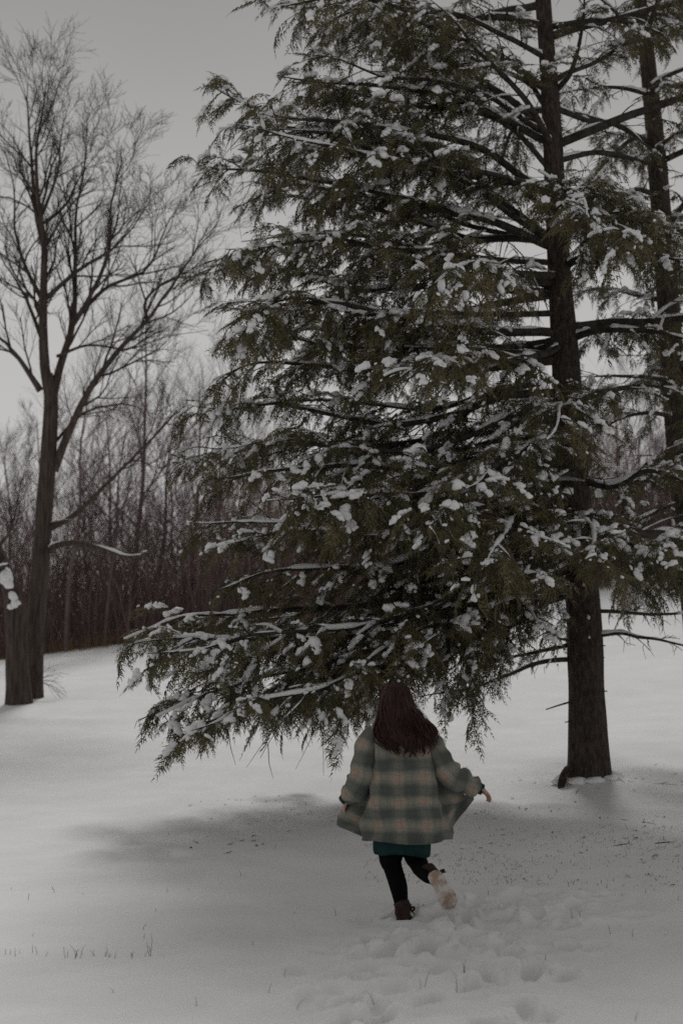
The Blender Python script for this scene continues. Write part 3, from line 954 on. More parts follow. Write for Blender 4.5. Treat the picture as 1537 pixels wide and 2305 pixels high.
sn = empty('broken_trunk')
tag(sn, 'short thick trunk in front of the bare tree, its broken fork plastered with snow', 'tree trunk')
B = Bare(22)
sp = [(43, 1600, 66), (42, 1550, 60), (40, 1480, 56), (36, 1400, 54), (28, 1330, 50), (14, 1290, 42), (-6, 1240, 36), (-30, 1180, 30), (-60, 1080, 22)]
sP = np.array([at(a, b, BY - 0.4) for a, b, w in sp])
sR = np.array([w for _, _, w in sp]) / 2 * k_ * 0.9
strk = trunk_mesh(catmull(sP, 50), np.interp(np.linspace(0, 1, 50), np.linspace(0, 1, len(sR)), sR), 16, rt, M_GREYBARK, flare=0.3, ridges=0.08)
BY -= 0.4
B.limb(bl([(34, 1370), (18, 1320), (10, 1290), (8, 1260)], -0.3), .14, .07, kids=0)
B.limb(bl([(-10, 1240), (10, 1215), (25, 1190), (40, 1130), (55, 1060)], -0.6), .06, .012, 1.4, kids=6, snow=.8)
B.limb(bl([(-20, 1290), (5, 1275), (20, 1272)], -0.6), .05, .04, kids=0, snow=1.3)
for (a, b, rad) in ((14, 1300, .13), (22, 1318, .10), (30, 1345, .09), (34, 1362, .085), (42, 1358, .05), (24, 1368, .06), (10, 1310, .09)):
    c = at(a, b, BY - 0.28)
    V, Fc = make_blob(B.rng, ICO1)
    V = V * np.array([rad, rad * 0.8, rad * 1.5]) + c
    m = Tubes()
    F4 = np.concatenate([Fc, Fc[:, 2:3]], axis=1) + B.snow.n
    B.snow.V.append(V); B.snow.F.append(F4); B.snow.n += len(V)
B.finish(sn, trunk=strk)
BY += 0.4
# small sapling spray at the foot
sap = empty('sapling')
tag(sap, 'tiny leafless sapling bent over the snow at the foot of the bare tree', 'sapling')
B = Bare(23)
for k in range(5):
    p = at(78 + 3 * k, 1535, BY + .3)
    B.grow(p, np.array([0.5 + .2 * k, -0.2, 0.7 - .2 * k]), 0.55, 0.008, 3, up=-0.1, maxlev=4)
tag(obj('stems', B.small.mesh('stems', M_TWIG), sap), kind='stuff')

# woodland trees behind the field
def wood_tree(seed, h, r, lean=0.0):
    B = Bare(seed)
    rng = B.rng
    P = np.array([[lean * h * (t ** 1.3) + 0.15 * vnoise(np.array([t * 4 + seed]), np.array([0.5]), 3)[0], 0.15 * vnoise(np.array([t * 4 + seed * 3]), np.array([0.5]), 5)[0], -0.3 + (h + .3) * t] for t in np.linspace(0, 1, 14)])
    R = r * (1 - np.linspace(0, 1, 14)) ** 0.75 + 0.012
    tk = Tubes(); tk.add(P, R, 8)
    n = 15
    for k in range(n):
        t = 0.25 + 0.72 * (k + rng.random()) / n
        i = int(t * 13)
        b = P[i] + (P[min(i + 1, 13)] - P[i]) * (t * 13 - i)
        a = rng.random() * 6.28
        B.grow(b, np.array([math.cos(a), math.sin(a), 0.75 + 0.4 * rng.random()]), h * (0.36 - 0.18 * t) * (0.7 + 0.5 * rng.random()), max(R[i] * 0.45, 0.012), 2, up=0.12, maxlev=4, dens=1.35)
    return tk.mesh('trunk', M_WOOD), (B.big.mesh('limbs', M_WOOD) if B.big.n else None), B.small.mesh('crown', M_WOOD)
PROTO = [wood_tree(31, 9.0, .07, .06), wood_tree(32, 7.0, .045, -.10), wood_tree(33, 11.5, .09, .03), wood_tree(34, 6.0, .04, .14), wood_tree(35, 8.0, .05, -.06)]
rw = np.random.default_rng(9)
spots = [(150, 47.5, 0), (205, 56, 1), (240, 48, 0), (262, 53, 4), (300, 52, 2), (350, 55, 0), (40, 53, 1), (-20, 50, 4), (105, 52, 4), (400, 50, 4), (430, 56, 2), (470, 49, 0), (520, 52, 3), (560, 56, 4)]
spots += [(600 + 45 * i + rw.normal(0, 14), 50 + 10 * rw.random(), int(rw.integers(5))) for i in range(22)]
spots += [(-420 + 45 * i + rw.normal(0, 14), 50 + 10 * rw.random(), int(rw.integers(5))) for i in range(8)]
spots += [(1600 + 60 * i, 50 + 10 * rw.random(), int(rw.integers(5))) for i in range(6)]
for i, (px, Y, kind) in enumerate(spots):
    x = (px - W_PX / 2) / F_PX * Y
    r = empty('woodland_tree', (x, Y, gz(x, Y)))
    tag(r, ['slim bare tree of middling height in the far wood, stem leaning slightly', 'short crooked bare tree among the brush of the far wood', 'tallest kind of bare tree rising above the brush of the far wood', 'small strongly leaning bare tree among the brush of the far wood', 'thin bare tree tilted gently over the brush of the far wood'][kind], 'bare tree', 'bare trees of the far wood')
    sc_ = (0.85 + 0.3 * rw.random()) * (0.72 if px > 560 else 1.0)
    r.rotation_euler = (0, 0, rw.random() * 6.28 if i > 16 else 0.3 * rw.normal())
    r.scale = (sc_, sc_, sc_)
    for nm, me in zip(('trunk', 'limbs', 'crown'), PROTO[kind]):
        if me:
            c = obj(nm, me, r)
            if nm == 'crown':
                c['kind'] = 'stuff'

# the thicket under them: a mass of stems nobody could count
def thicket(n, seed):
    rng = np.random.default_rng(seed)
    x = rng.uniform(-24, 24, n)
    y = 47.5 + 20 * rng.random(n) ** 1.3 + 0.8 * vnoise(x * 0.5, x * 0, 4)
    h = (2.0 + 5.6 * rng.random(n) ** 1.1) * (0.8 + 0.25 * vnoise(x * 0.25 + 9, y * 0.2, 3)) + 0.05 * (y - 47)
    d = np.stack([rng.normal(0, 0.28, n), rng.normal(0, 0.2, n), np.ones(n)], axis=-1)
    z = ground(x, y, False) - 0.1
    p0 = np.stack([x, y, z], axis=-1)
    p1 = p0 + d * (h * 0.5)[:, None] + rng.normal(0, 0.12, (n, 3))
    p2 = p1 + (d + rng.normal(0, 0.25, (n, 3))) * (h * 0.5)[:, None]
    r = 0.006 + 0.016 * rng.random(n) ** 3
    return p0, p1, p2, r
def tri_stems(p0, p1, p2, r):
    n = len(r)
    ang = np.array([0, 2.094, 4.189])
    off = np.stack([np.cos(ang), np.sin(ang), 0 * ang], axis=-1)
    V = np.stack([p0[:, None] + off[None] * r[:, None, None], p1[:, None] + off[None] * 0.75 * r[:, None, None], p2[:, None] + off[None] * 0.35 * r[:, None, None]], axis=1).reshape(-1, 3)
    b = (np.arange(n) * 9)[:, None, None]
    q = np.array([[0, 1, 4, 3], [1, 2, 5, 4], [2, 0, 3, 5], [3, 4, 7, 6], [4, 5, 8, 7], [5, 3, 6, 8]])[None]
    return V, (b + q).reshape(-1, 4)
p0, p1, p2, r = thicket(21000, 50)
rng = np.random.default_rng(51)
m = 28000
pick = rng.integers(len(r), size=m)
f = rng.random(m)[:, None]
q0 = np.where(f < 0.5, p0[pick] + (p1[pick] - p0[pick]) * (f * 2), p1[pick] + (p2[pick] - p1[pick]) * (f * 2 - 1))
dd = unit(p2[pick] - p0[pick]) * 0.8 + rng.normal(0, 0.5, (m, 3))
ln = (0.35 + 0.7 * rng.random(m))[:, None]
q1 = q0 + dd * ln * 0.5
q2 = q1 + (dd + rng.normal(0, 0.3, (m, 3))) * ln * 0.5
V, Fq = tri_stems(p0, p1, p2, r)
rq = 0.0045 + 0.006 * rng.random(m)
ang = np.array([0, 2.094, 4.189])
off = np.stack([np.cos(ang), np.sin(ang), 0 * ang], axis=-1)
V2 = np.concatenate([q0[:, None] + off[None] * rq[:, None, None], q2[:, None] + off[None] * 0.3 * rq[:, None, None]], axis=1).reshape(-1, 3)
F2 = ((np.arange(m) * 6)[:, None, None] + np.array([[0, 1, 4, 3], [1, 2, 5, 4], [2, 0, 3, 5]])[None]).reshape(-1, 4) + len(V)
V, Fq = np.concatenate([V, V2]), np.concatenate([Fq, F2])
o = obj('thicket', make_mesh('thicket', V, Fq, M_BRUSH, False))
tag(o, 'dense dark brown mass of leafless brush along the far edge of the field', 'brush', kind='stuff')

# ------------------------------------------------------------------ small ground cover
def blades(n, xs, ys, hs, w, seed, lean=0.35, mat=M_BLADE, name='grass', label='', cat='grass'):
    rng = np.random.default_rng(seed)
    z = ground(xs, ys) - 0.01
    p0 = np.stack([xs, ys, z], axis=-1)
    d = np.stack([rng.normal(0, lean, n), rng.normal(0, lean, n), np.ones(n)], axis=-1)
    p1 = p0 + d * (hs * 0.55)[:, None]
    p2 = p1 + (d + np.stack([rng.normal(0, lean, n), rng.normal(0, lean, n), -0.25 * np.ones(n)], axis=-1)) * (hs * 0.45)[:, None]
    V, Fq = tri_stems(p0, p1, p2, np.full(n, w))
    o = obj(name, make_mesh(name, V, Fq, mat, False))
    return tag(o, label, cat, kind='stuff')
rg = np.random.default_rng(60)
def ground_at(px, py):
    for Y in np.arange(6.5, 60, 0.05):
        p = at(px, py, Y)
        if gz(p[0], Y) >= p[2]:
            return p[0], Y
    return at(px, py, 30)[0], 30
# wisps by the foreground and under the boughs
xs, ys, hs = [], [], []
for (a, b, n, sd, hh) in ((165, 2155, 7, 8, .09), (85, 2150, 3, 10, .07), (240, 2155, 5, 9, .06), (310, 2152, 5, 16, .06), (340, 2150, 2, 3, .14), (50, 2150, 4, 22, .05), (200, 2155, 3, 8, .05), (260, 2240, 1, 3, .06), (355, 2050, 1, 3, .06), (545, 1975, 1, 3, .09), (750, 2060, 1, 3, .09), (838, 2080, 1, 3, .08), (940, 2225, 2, 5, .10), (1040, 2205, 2, 4, .08), (1035, 2235, 2, 16, .10), (1230, 2170, 1, 3, .08), (1375, 2105, 1, 3, .08), (1422, 2110, 1, 3, .09), (672, 2275, 1, 3, .08), (602, 2235, 1, 2, .07), (850, 2265, 1, 3, .08), (1097, 2010, 1, 2, .09), (1525, 2030, 1, 3, .09), (1290, 2080, 2, 6, .07)):
    x, y = ground_at(a, b)
    for k in range(n):
        xs.append(x + rg.normal(0, sd / 300)); ys.append(y + rg.normal(0, 0.05)); hs.append(hh * (0.6 + 0.7 * rg.random()))
for k in range(50):
    xs.append(rg.uniform(-3, 3)); ys.append(rg.uniform(7, 15)); hs.append(0.02 + 0.05 * rg.random())
blades(len(xs), np.array(xs), np.array(ys), np.array(hs), 0.0022, 61, 0.25, name='grass', label='thin dark grass blades poking through the foreground snow')
xs, ys = [], []
while len(xs) < 1500:
    x, y = rg.uniform(0.2, 5.5), rg.uniform(11.8, 15.2)
    if rg.random() < 0.25 + 0.75 * (vnoise(np.array([x * 1.6]), np.array([y * 2.6]), 33)[0] > 0.15):
        xs.append(x); ys.append(y)
n = len(xs)
blades(n, np.array(xs), np.array(ys), 0.015 + 0.035 * rg.random(n) ** 2, 0.0028, 62, 0.5, name='stubble_grass', label='short dark stubble of grass showing through thin snow under the hemlock')
xs = rg.uniform(-20, 20, 2600); ys = 46.6 + 1.3 * rg.random(2600) + 0.8 * vnoise(xs * 0.5, xs * 0, 4)
blades(2600, xs, ys, 0.25 + 0.5 * rg.random(2600), 0.008, 63, 0.35, M_DRY, 'dry_grass', 'strip of tawny dry grass along the foot of the far wood')
# needles and leaf crumbs dropped on the snow
n = 1500
a = rg.random(n) * 6.28
rad = 4.6 * np.sqrt(rg.random(n))
xs, ys = tx0 - 0.4 + rad * np.cos(a), TY - 2.2 + rad * np.sin(a) * 0.9
keep = (vnoise(xs * 0.9, ys * 1.1, 44) > -0.1)
xs, ys = xs[keep], ys[keep]
n = len(xs)
z = ground(xs, ys) + 0.006
sz = 0.006 + 0.02 * rg.random(n) ** 3
th = rg.random(n) * 6.28
c, s_ = np.cos(th), np.sin(th)
quad = []
for (u, v, h) in ((-1, -.4, 0), (1, -.4, .3), (1.1, .4, .5), (-.9, .5, .1)):
    quad.append(np.stack([xs + sz * (u * c - v * s_), ys + sz * (u * s_ + v * c), z + sz * h], axis=-1))
V = np.stack(quad, axis=1).reshape(-1, 3)
o = obj('leaf_litter', make_mesh('leaf_litter', V, np.arange(len(V)).reshape(-1, 4), M_LITTER, False))
tag(o, 'dark crumbs of needles and dead leaves scattered on snow under the hemlock', 'litter', kind='stuff')
# fallen twigs, each its own
for i, (a, b, ln, th) in enumerate(((1470, 1765, .6, -.3), (1400, 1900, .35, .6), (1520, 1895, .4, .25), (1440, 1850, .4, -.6), (1300, 1785, .22, .7), (1080, 1830, .2, .5), (1460, 1930, .3, .8))):
    x, y = ground_at(a, b)
    t = np.linspace(-0.5, 0.5, 9)
    bx = x + ln * t * math.cos(th) + 0.03 * np.sin(t * 6 + i)
    by = y + ln * t * math.sin(th) * 1.5
    P = np.stack([bx, by, ground(bx, by) - 0.001 + 0.008 * np.sin(t * 7 + i * 2)], axis=-1)
    tb = Tubes()
    tb.add(P, np.linspace(.0045, .0015, 9), 4)
    k = 5
    e = P[k] + np.array([0.10 * ln, 0.3 * ln * (1 if i % 2 else -1), 0.03])
    tb.add(np.array([P[k], (P[k] + e) / 2 + [0, 0, .01], e]), np.array([.004, .003, .002]), 3)
    o = obj('fallen_twig', tb.mesh('fallen_twig', M_LIMB))
    tag(o, 'dark bare twig fallen on the shaded snow near the hemlock trunk', 'twig', 'twigs fallen on the snow')

# ------------------------------------------------------------------ the running person
PY = 10.4
foot = at(905, 2046, PY)
person = empty('person', (foot[0], PY, gz(foot[0], PY) - 0.012))
tag(person, 'person with long auburn hair running in a plaid wool coat, one boot kicked up', 'person')
def zp(zx, zy, y=0.0):
    return np.array([(zx - 700) / 1048.6, y, (1885 - zy) / 1048.6])

def round_tube(tb, pts, radii, n=14, seg=12):
    P = catmull(pts, n)
    R = np.interp(np.linspace(0, 1, n), np.linspace(0, 1, len(radii)), radii)
    d0, d1 = unit(P[0] - P[1]), unit(P[-1] - P[-2])
    Pa = np.vstack([P[0] + d0 * R[0] * .9, P[0] + d0 * R[0] * .6, P, P[-1] + d1 * R[-1] * .6, P[-1] + d1 * R[-1] * .9])
    Ra = np.concatenate([[R[0] * .25, R[0] * .75], R, [R[-1] * .75, R[-1] * .25]])
    T = unit(np.gradient(Pa, axis=0))
    d = Pa[-1] - Pa[0]
    ref = np.array([0, 1.0, 0]) if abs(d[1]) < 0.8 * np.linalg.norm(d) else np.array([1.0, 0, 0])
    A = unit(np.cross(T, ref)); Bv = np.cross(A, T)
    ang = np.arange(seg) * 2 * math.pi / seg
    tb.raw(Pa[:, None] + Ra[:, None, None] * (np.cos(ang)[None, :, None] * A[:, None] + np.sin(ang)[None, :, None] * Bv[:, None]), cap=True)

def ball(tb, c, r, base=None):
    V, Fc = base or ICO1
    tb.V.append(V * np.asarray(r) + np.asarray(c))
    tb.F.append(np.concatenate([Fc, Fc[:, 2:3]], axis=1) + tb.n)
    tb.n += len(V)

HC = zp(640, 245, 0.0)                                    # head centre
body = Tubes()
round_tube(body, [(-.02, 0, .74), (-.02, .01, .90), (-.025, .0, 1.05), (-.03, 0, 1.22)], [.135, .125, .125, .12])
round_tube(body, [(-.19, 0, 1.27), (-.03, -.01, 1.30), (.14, 0, 1.25)], [.055, .075, .055])
round_tube(body, [(-.035, 0, 1.26), (-.05, .01, 1.40), HC], [.062, .055, .05])
ball(body, HC, (.076, .094, .100), ICO2)
ball(body, HC + [0, .085, -.012], (.011, .024, .022))     # nose
ball(body, HC + [0, .045, -.085], (.045, .04, .035))      # chin
for s in (-1, 1):
    ball(body, HC + [s * .079, -.005, -.012], (.012, .022, .03))
LA = [zp(470, 575), zp(385, 800, -.03), zp(330, 960, .03), zp(285, 1010, .06)]
RA = [zp(925, 620), zp(1060, 810, -.05), zp(1210, 890, -.02), zp(1295, 925, .0)]
round_tube(body, LA, [.055, .045, .036, .027])
round_tube(body, RA, [.055, .045, .036, .027])
round_tube(body, [(-.085, 0, .76), zp(615, 1420, .02), zp(633, 1510, .035), zp(672, 1640, -.02), zp(695, 1790, 0), zp(695, 1840, .02)], [.10, .088, .068, .066, .046, .042], n=24)
round_tube(body, [(.06, 0, .75), zp(800, 1400, .06), zp(825, 1475, .09)], [.10, .088, .07])
round_tube(body, [zp(825, 1475, .09), zp(838, 1500, -.10), zp(875, 1535, -.30), zp(890, 1540, -.35)], [.070, .066, .048, .040])
def hand(tb, wrist, d, palm_n, s=1.0):
    d = unit(d); nrm = unit(palm_n - d * np.dot(palm_n, d)); side = np.cross(d, nrm)
    pc = wrist + d * .045
    for k in range(4):
        o_ = (k - 1.5) * .018
        round_tube(tb, [wrist + side * o_ * .5, pc + side * o_, pc + d * .035 + side * o_ * 1.05], [.017, .015, .011], n=6, seg=8)
        ln = (.062, .072, .068, .054)[k]
        b = pc + d * .035 + side * o_ * 1.1
        round_tube(tb, [b, b + d * ln * .5 + nrm * .006, b + d * ln * .8 + nrm * .022, b + d * ln * .85 + nrm * .038], [.0092, .0088, .008, .007], n=8, seg=8)
    b = wrist + d * .03 - side * .028 * s
    round_tube(tb, [wrist + d * .015 - side * .015, b + d * .012 - side * .012 * s + nrm * .01, b + d * .045 - side * .02 * s + nrm * .018], [.013, .011, .008], n=7, seg=8)
hand(body, LA[-1] - unit(np.array([-.25, .25, -.75])) * .03, np.array([-.25, .25, -.75]), np.array([1.0, 0.1, 0]))
hand(body, RA[-1] - unit(np.array([.55, .15, -.45])) * .03, np.array([.55, .15, -.45]), np.array([-.3, -.2, -1.0]))
tmp_me = body.mesh('body_source', M_SKIN)
tmp = bpy.data.objects.new('body_source', tmp_me)
COL.objects.link(tmp)
md = tmp.modifiers.new('r', 'REMESH'); md.mode = 'VOXEL'; md.voxel_size = 0.0095; md.use_smooth_shade = True
ms = tmp.modifiers.new('s', 'SMOOTH'); ms.factor = 0.5; ms.iterations = 4
dg = bpy.context.evaluated_depsgraph_get()
bm_ = bpy.data.meshes.new_from_object(tmp.evaluated_get(dg))
bpy.data.objects.remove(tmp)
bm_.materials.clear()
bm_.materials.append(M_SKIN); bm_.materials.append(M_TIGHTS)
nP = len(bm_.polygons)
cen = np.empty(nP * 3, dtype=np.float32); bm_.polygons.foreach_get('center', cen)
cen = cen.reshape(-1, 3)
bm_.polygons.foreach_set('material_index', ((cen[:, 2] < 0.80) & (abs(cen[:, 0]) < 0.33)).astype(np.int32))
bm_.polygons.foreach_set('use_smooth', np.ones(nP, dtype=bool))
obj('body', bm_, person)
for s in (-1, 1):
    tb = Tubes(); ball(tb, HC + [s * .03, .083, .008], (.012, .010, .008))
    obj('eye', tb.mesh('eye', M_EYE), person)
tb = Tubes(); ball(tb, HC + [0, .086, -.055], (.022, .010, .007))
obj('mouth', tb.mesh('mouth', M_LIP), person)

# dress under the coat
def loft(sections, seg=40):
    """sections: (cx, cy, z, rx, ry)"""
    ang = np.arange(seg) * 2 * math.pi / seg
    S = np.array(sections)
    return np.stack([S[:, 0:1] + S[:, 3:4] * np.cos(ang), S[:, 1:2] + S[:, 4:5] * np.sin(ang), np.repeat(S[:, 2:3], seg, axis=1)], axis=-1)
sec = [(-.02, 0, 1.20, .15, .125), (-.02, 0, 1.0, .145, .13), (-.015, 0, .80, .18, .16), (.0, 0, .62, .195, .16), (.0, 0, .53, .20, .155), (.0, 0, .485, .197, .15), (.0, 0, .455, .19, .145)]
ring = loft(sec)
a_ = np.arange(40) * 2 * math.pi / 40
for i in range(3, 7):
    ring[i, :, 0] += 0.008 * np.sin(a_ * 7 + 1) * (i - 2) / 4
    ring[i, :, 1] += 0.010 * np.sin(a_ * 9) * (i - 2) / 4
ring[-1, :, 2] += -0.012 * np.cos(a_ - 0.2 * math.pi + .6) + .01 * np.sin(a_ * 3)
tb = Tubes(); tb.raw(ring)
o = obj('dress', tb.mesh('dress', M_DRESS), person)
md = o.modifiers.new('thickness', 'SOLIDIFY'); md.thickness = 0.005

# coat body: open sheet from one front edge round the back to the other
U = np.linspace(0, 1, 97)
def cross_section(z):
    f = lambda zs, vs_: np.interp(z, zs, vs_)
    Z = [.50, .56, .64, .74, .86, .98, 1.10, 1.20, 1.28, 1.33, 1.365]
    xl = f(Z, [-.265, -.268, -.265, -.257, -.235, -.212, -.195, -.195, -.200, -.130, -.085])
    xr = f(Z, [.325, .332, .315, .292, .265, .240, .215, .20, .185, .085, .03])
    back = f(Z, [-.215, -.21, -.20, -.19, -.175, -.165, -.155, -.15, -.13, -.10, -.075])
    fl = f(Z, [.0, .02, .05, .06, .055, .03, .0, -.03, -.04, -.03, -.02])
    xle = f(Z, [-.465, -.455, -.43, -.39, -.345, -.26, -.19, -.15, -.12, -.09, -.07])     # left front edge
    xre = f(Z, [.52, .515, .50, .49, .475, .43, .33, .20, .13, .06, .02])
    yle = f(Z, [.12, .13, .14, .14, .14, .14, .13, .12, .11, .09, .06])
    c = (xl + xr) / 2
    pts = [(xle, yle), ((xle + xl) / 2 + .0, .07), (xl + .005, .005), (xl + .012, back * .45), (xl + .06, back * .85), (c, back), (xr - .06, back * .85), (xr - .012, back * .45), (xr - .005, .005), ((xre + xr) / 2, .07), (xre, yle)]
    return np.array(pts)
zv = np.concatenate([np.linspace(.505, .62, 12), np.linspace(.64, 1.365, 52)])
G = []
for z in zv:
    p = catmull(np.column_stack([cross_section(z), np.zeros(11)]), 97)
    p[:, 2] = z
    G.append(p)
G = np.array(G)
uu, zz = np.meshgrid(U, zv)
amp = smooth(1.25, .55, zz)
fold = 0.022 * np.sin(uu * 26 + 1.6 * np.sin(zz * 5)) * amp + 0.024 * vnoise(uu * 9 + zz * 2.2, zz * 6 - uu * 3, 71) + 0.009 * vnoise(uu * 20, zz * 14, 72)
nrm = np.gradient(G, axis=1)
nrm = unit(np.stack([nrm[..., 1], -nrm[..., 0], 0 * nrm[..., 0]], axis=-1))
G = G + nrm * fold[..., None]
# hem sweeps up toward the flying front panels
G[..., 2] += 0.05 * smooth(.95, .5, zz)
lift = np.interp(uu, [0, .16, .26, .5, .72, .82, 1], [.095, .02, .005, -.005, .01, .05, .27])
G[..., 2] += lift * smooth(.86, .52, zz)
G[..., 2] += 0.006 * np.sin(uu * 21) * smooth(.7, .5, zz)
arc = np.concatenate([np.zeros((len(zv), 1)), np.cumsum(np.linalg.norm(np.diff(G[:, :, :2], axis=1), axis=2), axis=1)], axis=1)
mid = arc[:, 48:49]
uvc = np.stack([arc - mid, zz], axis=-1).reshape(-1, 2)
nr, nc = G.shape[:2]
ii = (np.arange(nr - 1)[:, None] * nc + np.arange(nc - 1)[None]).ravel()
coat = obj('coat', make_mesh('coat', G.reshape(-1, 3), np.stack([ii, ii + 1, ii + nc + 1, ii + nc], axis=-1), M_PLAID, True, uv=uvc), person)
md = coat.modifiers.new('thickness', 'SOLIDIFY'); md.thickness = 0.012; md.offset = 1

def sleeve(pts, radii, seed, name='sleeve'):
    rng = np.random.default_rng(seed)
    n, seg = 46, 30
    P = catmull(pts, n)
    R = np.interp(np.linspace(0, 1, n), np.linspace(0, 1, len(radii)), radii)
    T = unit(np.gradient(P, axis=0))
    A = unit(np.cross(T, [0, 1.0, 0])); Bv = np.cross(A, T)
    ang = np.arange(seg + 1) * 2 * math.pi / seg
    l = np.concatenate([[0], np.cumsum(np.linalg.norm(np.diff(P, axis=0), axis=1))])
    aa, ll = np.meshgrid(ang, l)
    t = ll / l[-1]
    cru = 0.011 + 0.016 * smooth(.45, 1, t)
    w = cru * np.sin(ll * 50 + 1.6 * np.sin(aa + seed) + seed) * (0.6 + 0.4 * np.cos(aa * 2 + seed)) + 0.009 * vnoise(np.cos(aa) * 2 + ll * 9, np.sin(aa) * 2 + seed, 81)
    rr = R[:, None] * np.ones_like(aa) + w
    rr[-2:] *= 0.93
    V = P[:, None] + rr[..., None] * (np.cos(aa)[..., None] * A[:, None] + np.sin(aa)[..., None] * Bv[:, None] * 0.92)
    uv = np.stack([aa * R.mean() * 1.0, -ll + 0.05], axis=-1).reshape(-1, 2)
    ii = (np.arange(n - 1)[:, None] * (seg + 1) + np.arange(seg)[None]).ravel()
    o = obj(name, make_mesh(name, V.reshape(-1, 3), np.stack([ii, ii + 1, ii + seg + 2, ii + seg + 1], axis=-1), M_PLAID, True, uv=uv), coat)
    md = o.modifiers.new('thickness', 'SOLIDIFY'); md.thickness = 0.008; md.offset = -1
    return o
sleeve([zp(520, 500), zp(465, 570), zp(420, 700, -.02), zp(395, 850, -.04), zp(335, 955, .0), zp(290, 1005, .04)], [.055, .078, .085, .088, .082, .052], 2)
sleeve([zp(860, 530), zp(930, 610), zp(985, 720, -.03), zp(1070, 830, -.06), zp(1180, 880, -.03), zp(1272, 905, .0)], [.055, .085, .088, .086, .070, .050], 5)
# shoulder yoke closing sleeves and collar
tb = Tubes()
def cuff(p, d, r):
    tb = Tubes()
    d = unit(d)
    tb.add(np.array([p - d * .035, p - d * .01, p + d * .018]), np.array([r, r, r * .97]), 16)
    o = obj('dress_cuff', tb.mesh('dress_cuff', M_DRESS), person)
    m_ = o.modifiers.new('thickness', 'SOLIDIFY'); m_.thickness = 0.004
cuff(LA[-1] + np.array([-.012, 0, 0.004]), LA[-1] - LA[-2], .038)
cuff(RA[-1] + np.array([-.004, 0, 0.0]), RA[-1] - RA[-2], .038)
# raised collar
a_ = np.linspace(-0.5 * math.pi - 2.2, -0.5 * math.pi + 2.2, 41)
C = []
for (h, rx, ry, flop) in ((0, .10, .085, 0), (.03, .115, .10, 0), (.055, .135, .118, 0), (.048, .155, .138, 1), (.015, .168, .15, 1), (-.012, .172, .155, 1)):
    C.append(np.stack([-.045 + rx * np.cos(a_), .0 + ry * np.sin(a_), 1.325 + h + .012 * np.cos(a_ * 3) + (-.02 * np.cos(a_))], axis=-1))
C = np.array(C)
nr, nc = C.shape[:2]
ii = (np.arange(nr - 1)[:, None] * nc + np.arange(nc - 1)[None]).ravel()
uvk = np.stack([np.repeat(a_[None] * .13, nr, 0), np.repeat(np.linspace(0, .12, nr)[:, None], nc, 1)], axis=-1).reshape(-1, 2)
o = obj('collar', make_mesh('collar', C.reshape(-1, 3), np.stack([ii, ii + 1, ii + nc + 1, ii + nc], axis=-1), M_PLAID, True, uv=uvk), coat)
md = o.modifiers.new('thickness', 'SOLIDIFY'); md.thickness = 0.006

# hair
HS = [(135, 625, 680, -.0, .035), (150, 595, 712, -.0, .075), (180, 570, 742, -.005, .105), (240, 552, 778, -.012, .118), (310, 545, 800, -.025, .115), (390, 536, 848, -.055, .10), (460, 530, 872, -.095, .085), (530, 540, 882, -.125, .065), (590, 572, 862, -.150, .045), (640, 640, 850, -.165, .03), (690, 680, 815, -.172, .022)]
hz = np.array([zp(0, h[0])[2] for h in HS])
hx0 = np.array([zp(h[1], 0)[0] for h in HS]); hx1 = np.array([zp(h[2], 0)[0] for h in HS])
hy = np.array([h[3] for h in HS]); hr = np.array([h[4] for h in HS])
def hair_at(t, ang, k):
    i = t * (len(HS) - 1)
    g = lambda a: np.interp(i, np.arange(len(HS)), a)
    cx, rx = (g(hx0) + g(hx1)) / 2, (g(hx1) - g(hx0)) / 2
    return np.stack([cx + rx * k * np.cos(ang), g(hy) + g(hr) * k * np.sin(ang), g(hz) + 0 * cx], axis=-1)
tb = Tubes()
ang = np.arange(36) * 2 * math.pi / 36
tl = np.linspace(0, .64, 30)
R_ = []
for t in tl:
    k = 0.93 + 0.03 * np.sin(ang * 11 + 3 * t) + 0.02 * np.sin(ang * 23 - 4 * t)
    p = hair_at(np.full(36, t), ang, k)
    front = np.sin(ang) > 0.25                            # leave the face clear
    zc = p[:, 2]
    p[:, 1] = np.where(front & (zc < HC[2] + .06), np.minimum(p[:, 1], .03), p[:, 1])
    R_.append(p)
tb.raw(np.array(R_), cap=True)
hair = obj('hair', tb.mesh('hair', M_HAIR), person)
tb = Tubes()
rh = np.random.default_rng(91)
CL = [(-math.pi / 2 + rh.uniform(-1.95, 1.95), rh.uniform(-.18, .05), rh.random() * 6, rh.uniform(5, 10), rh.random()) for _ in range(46)]
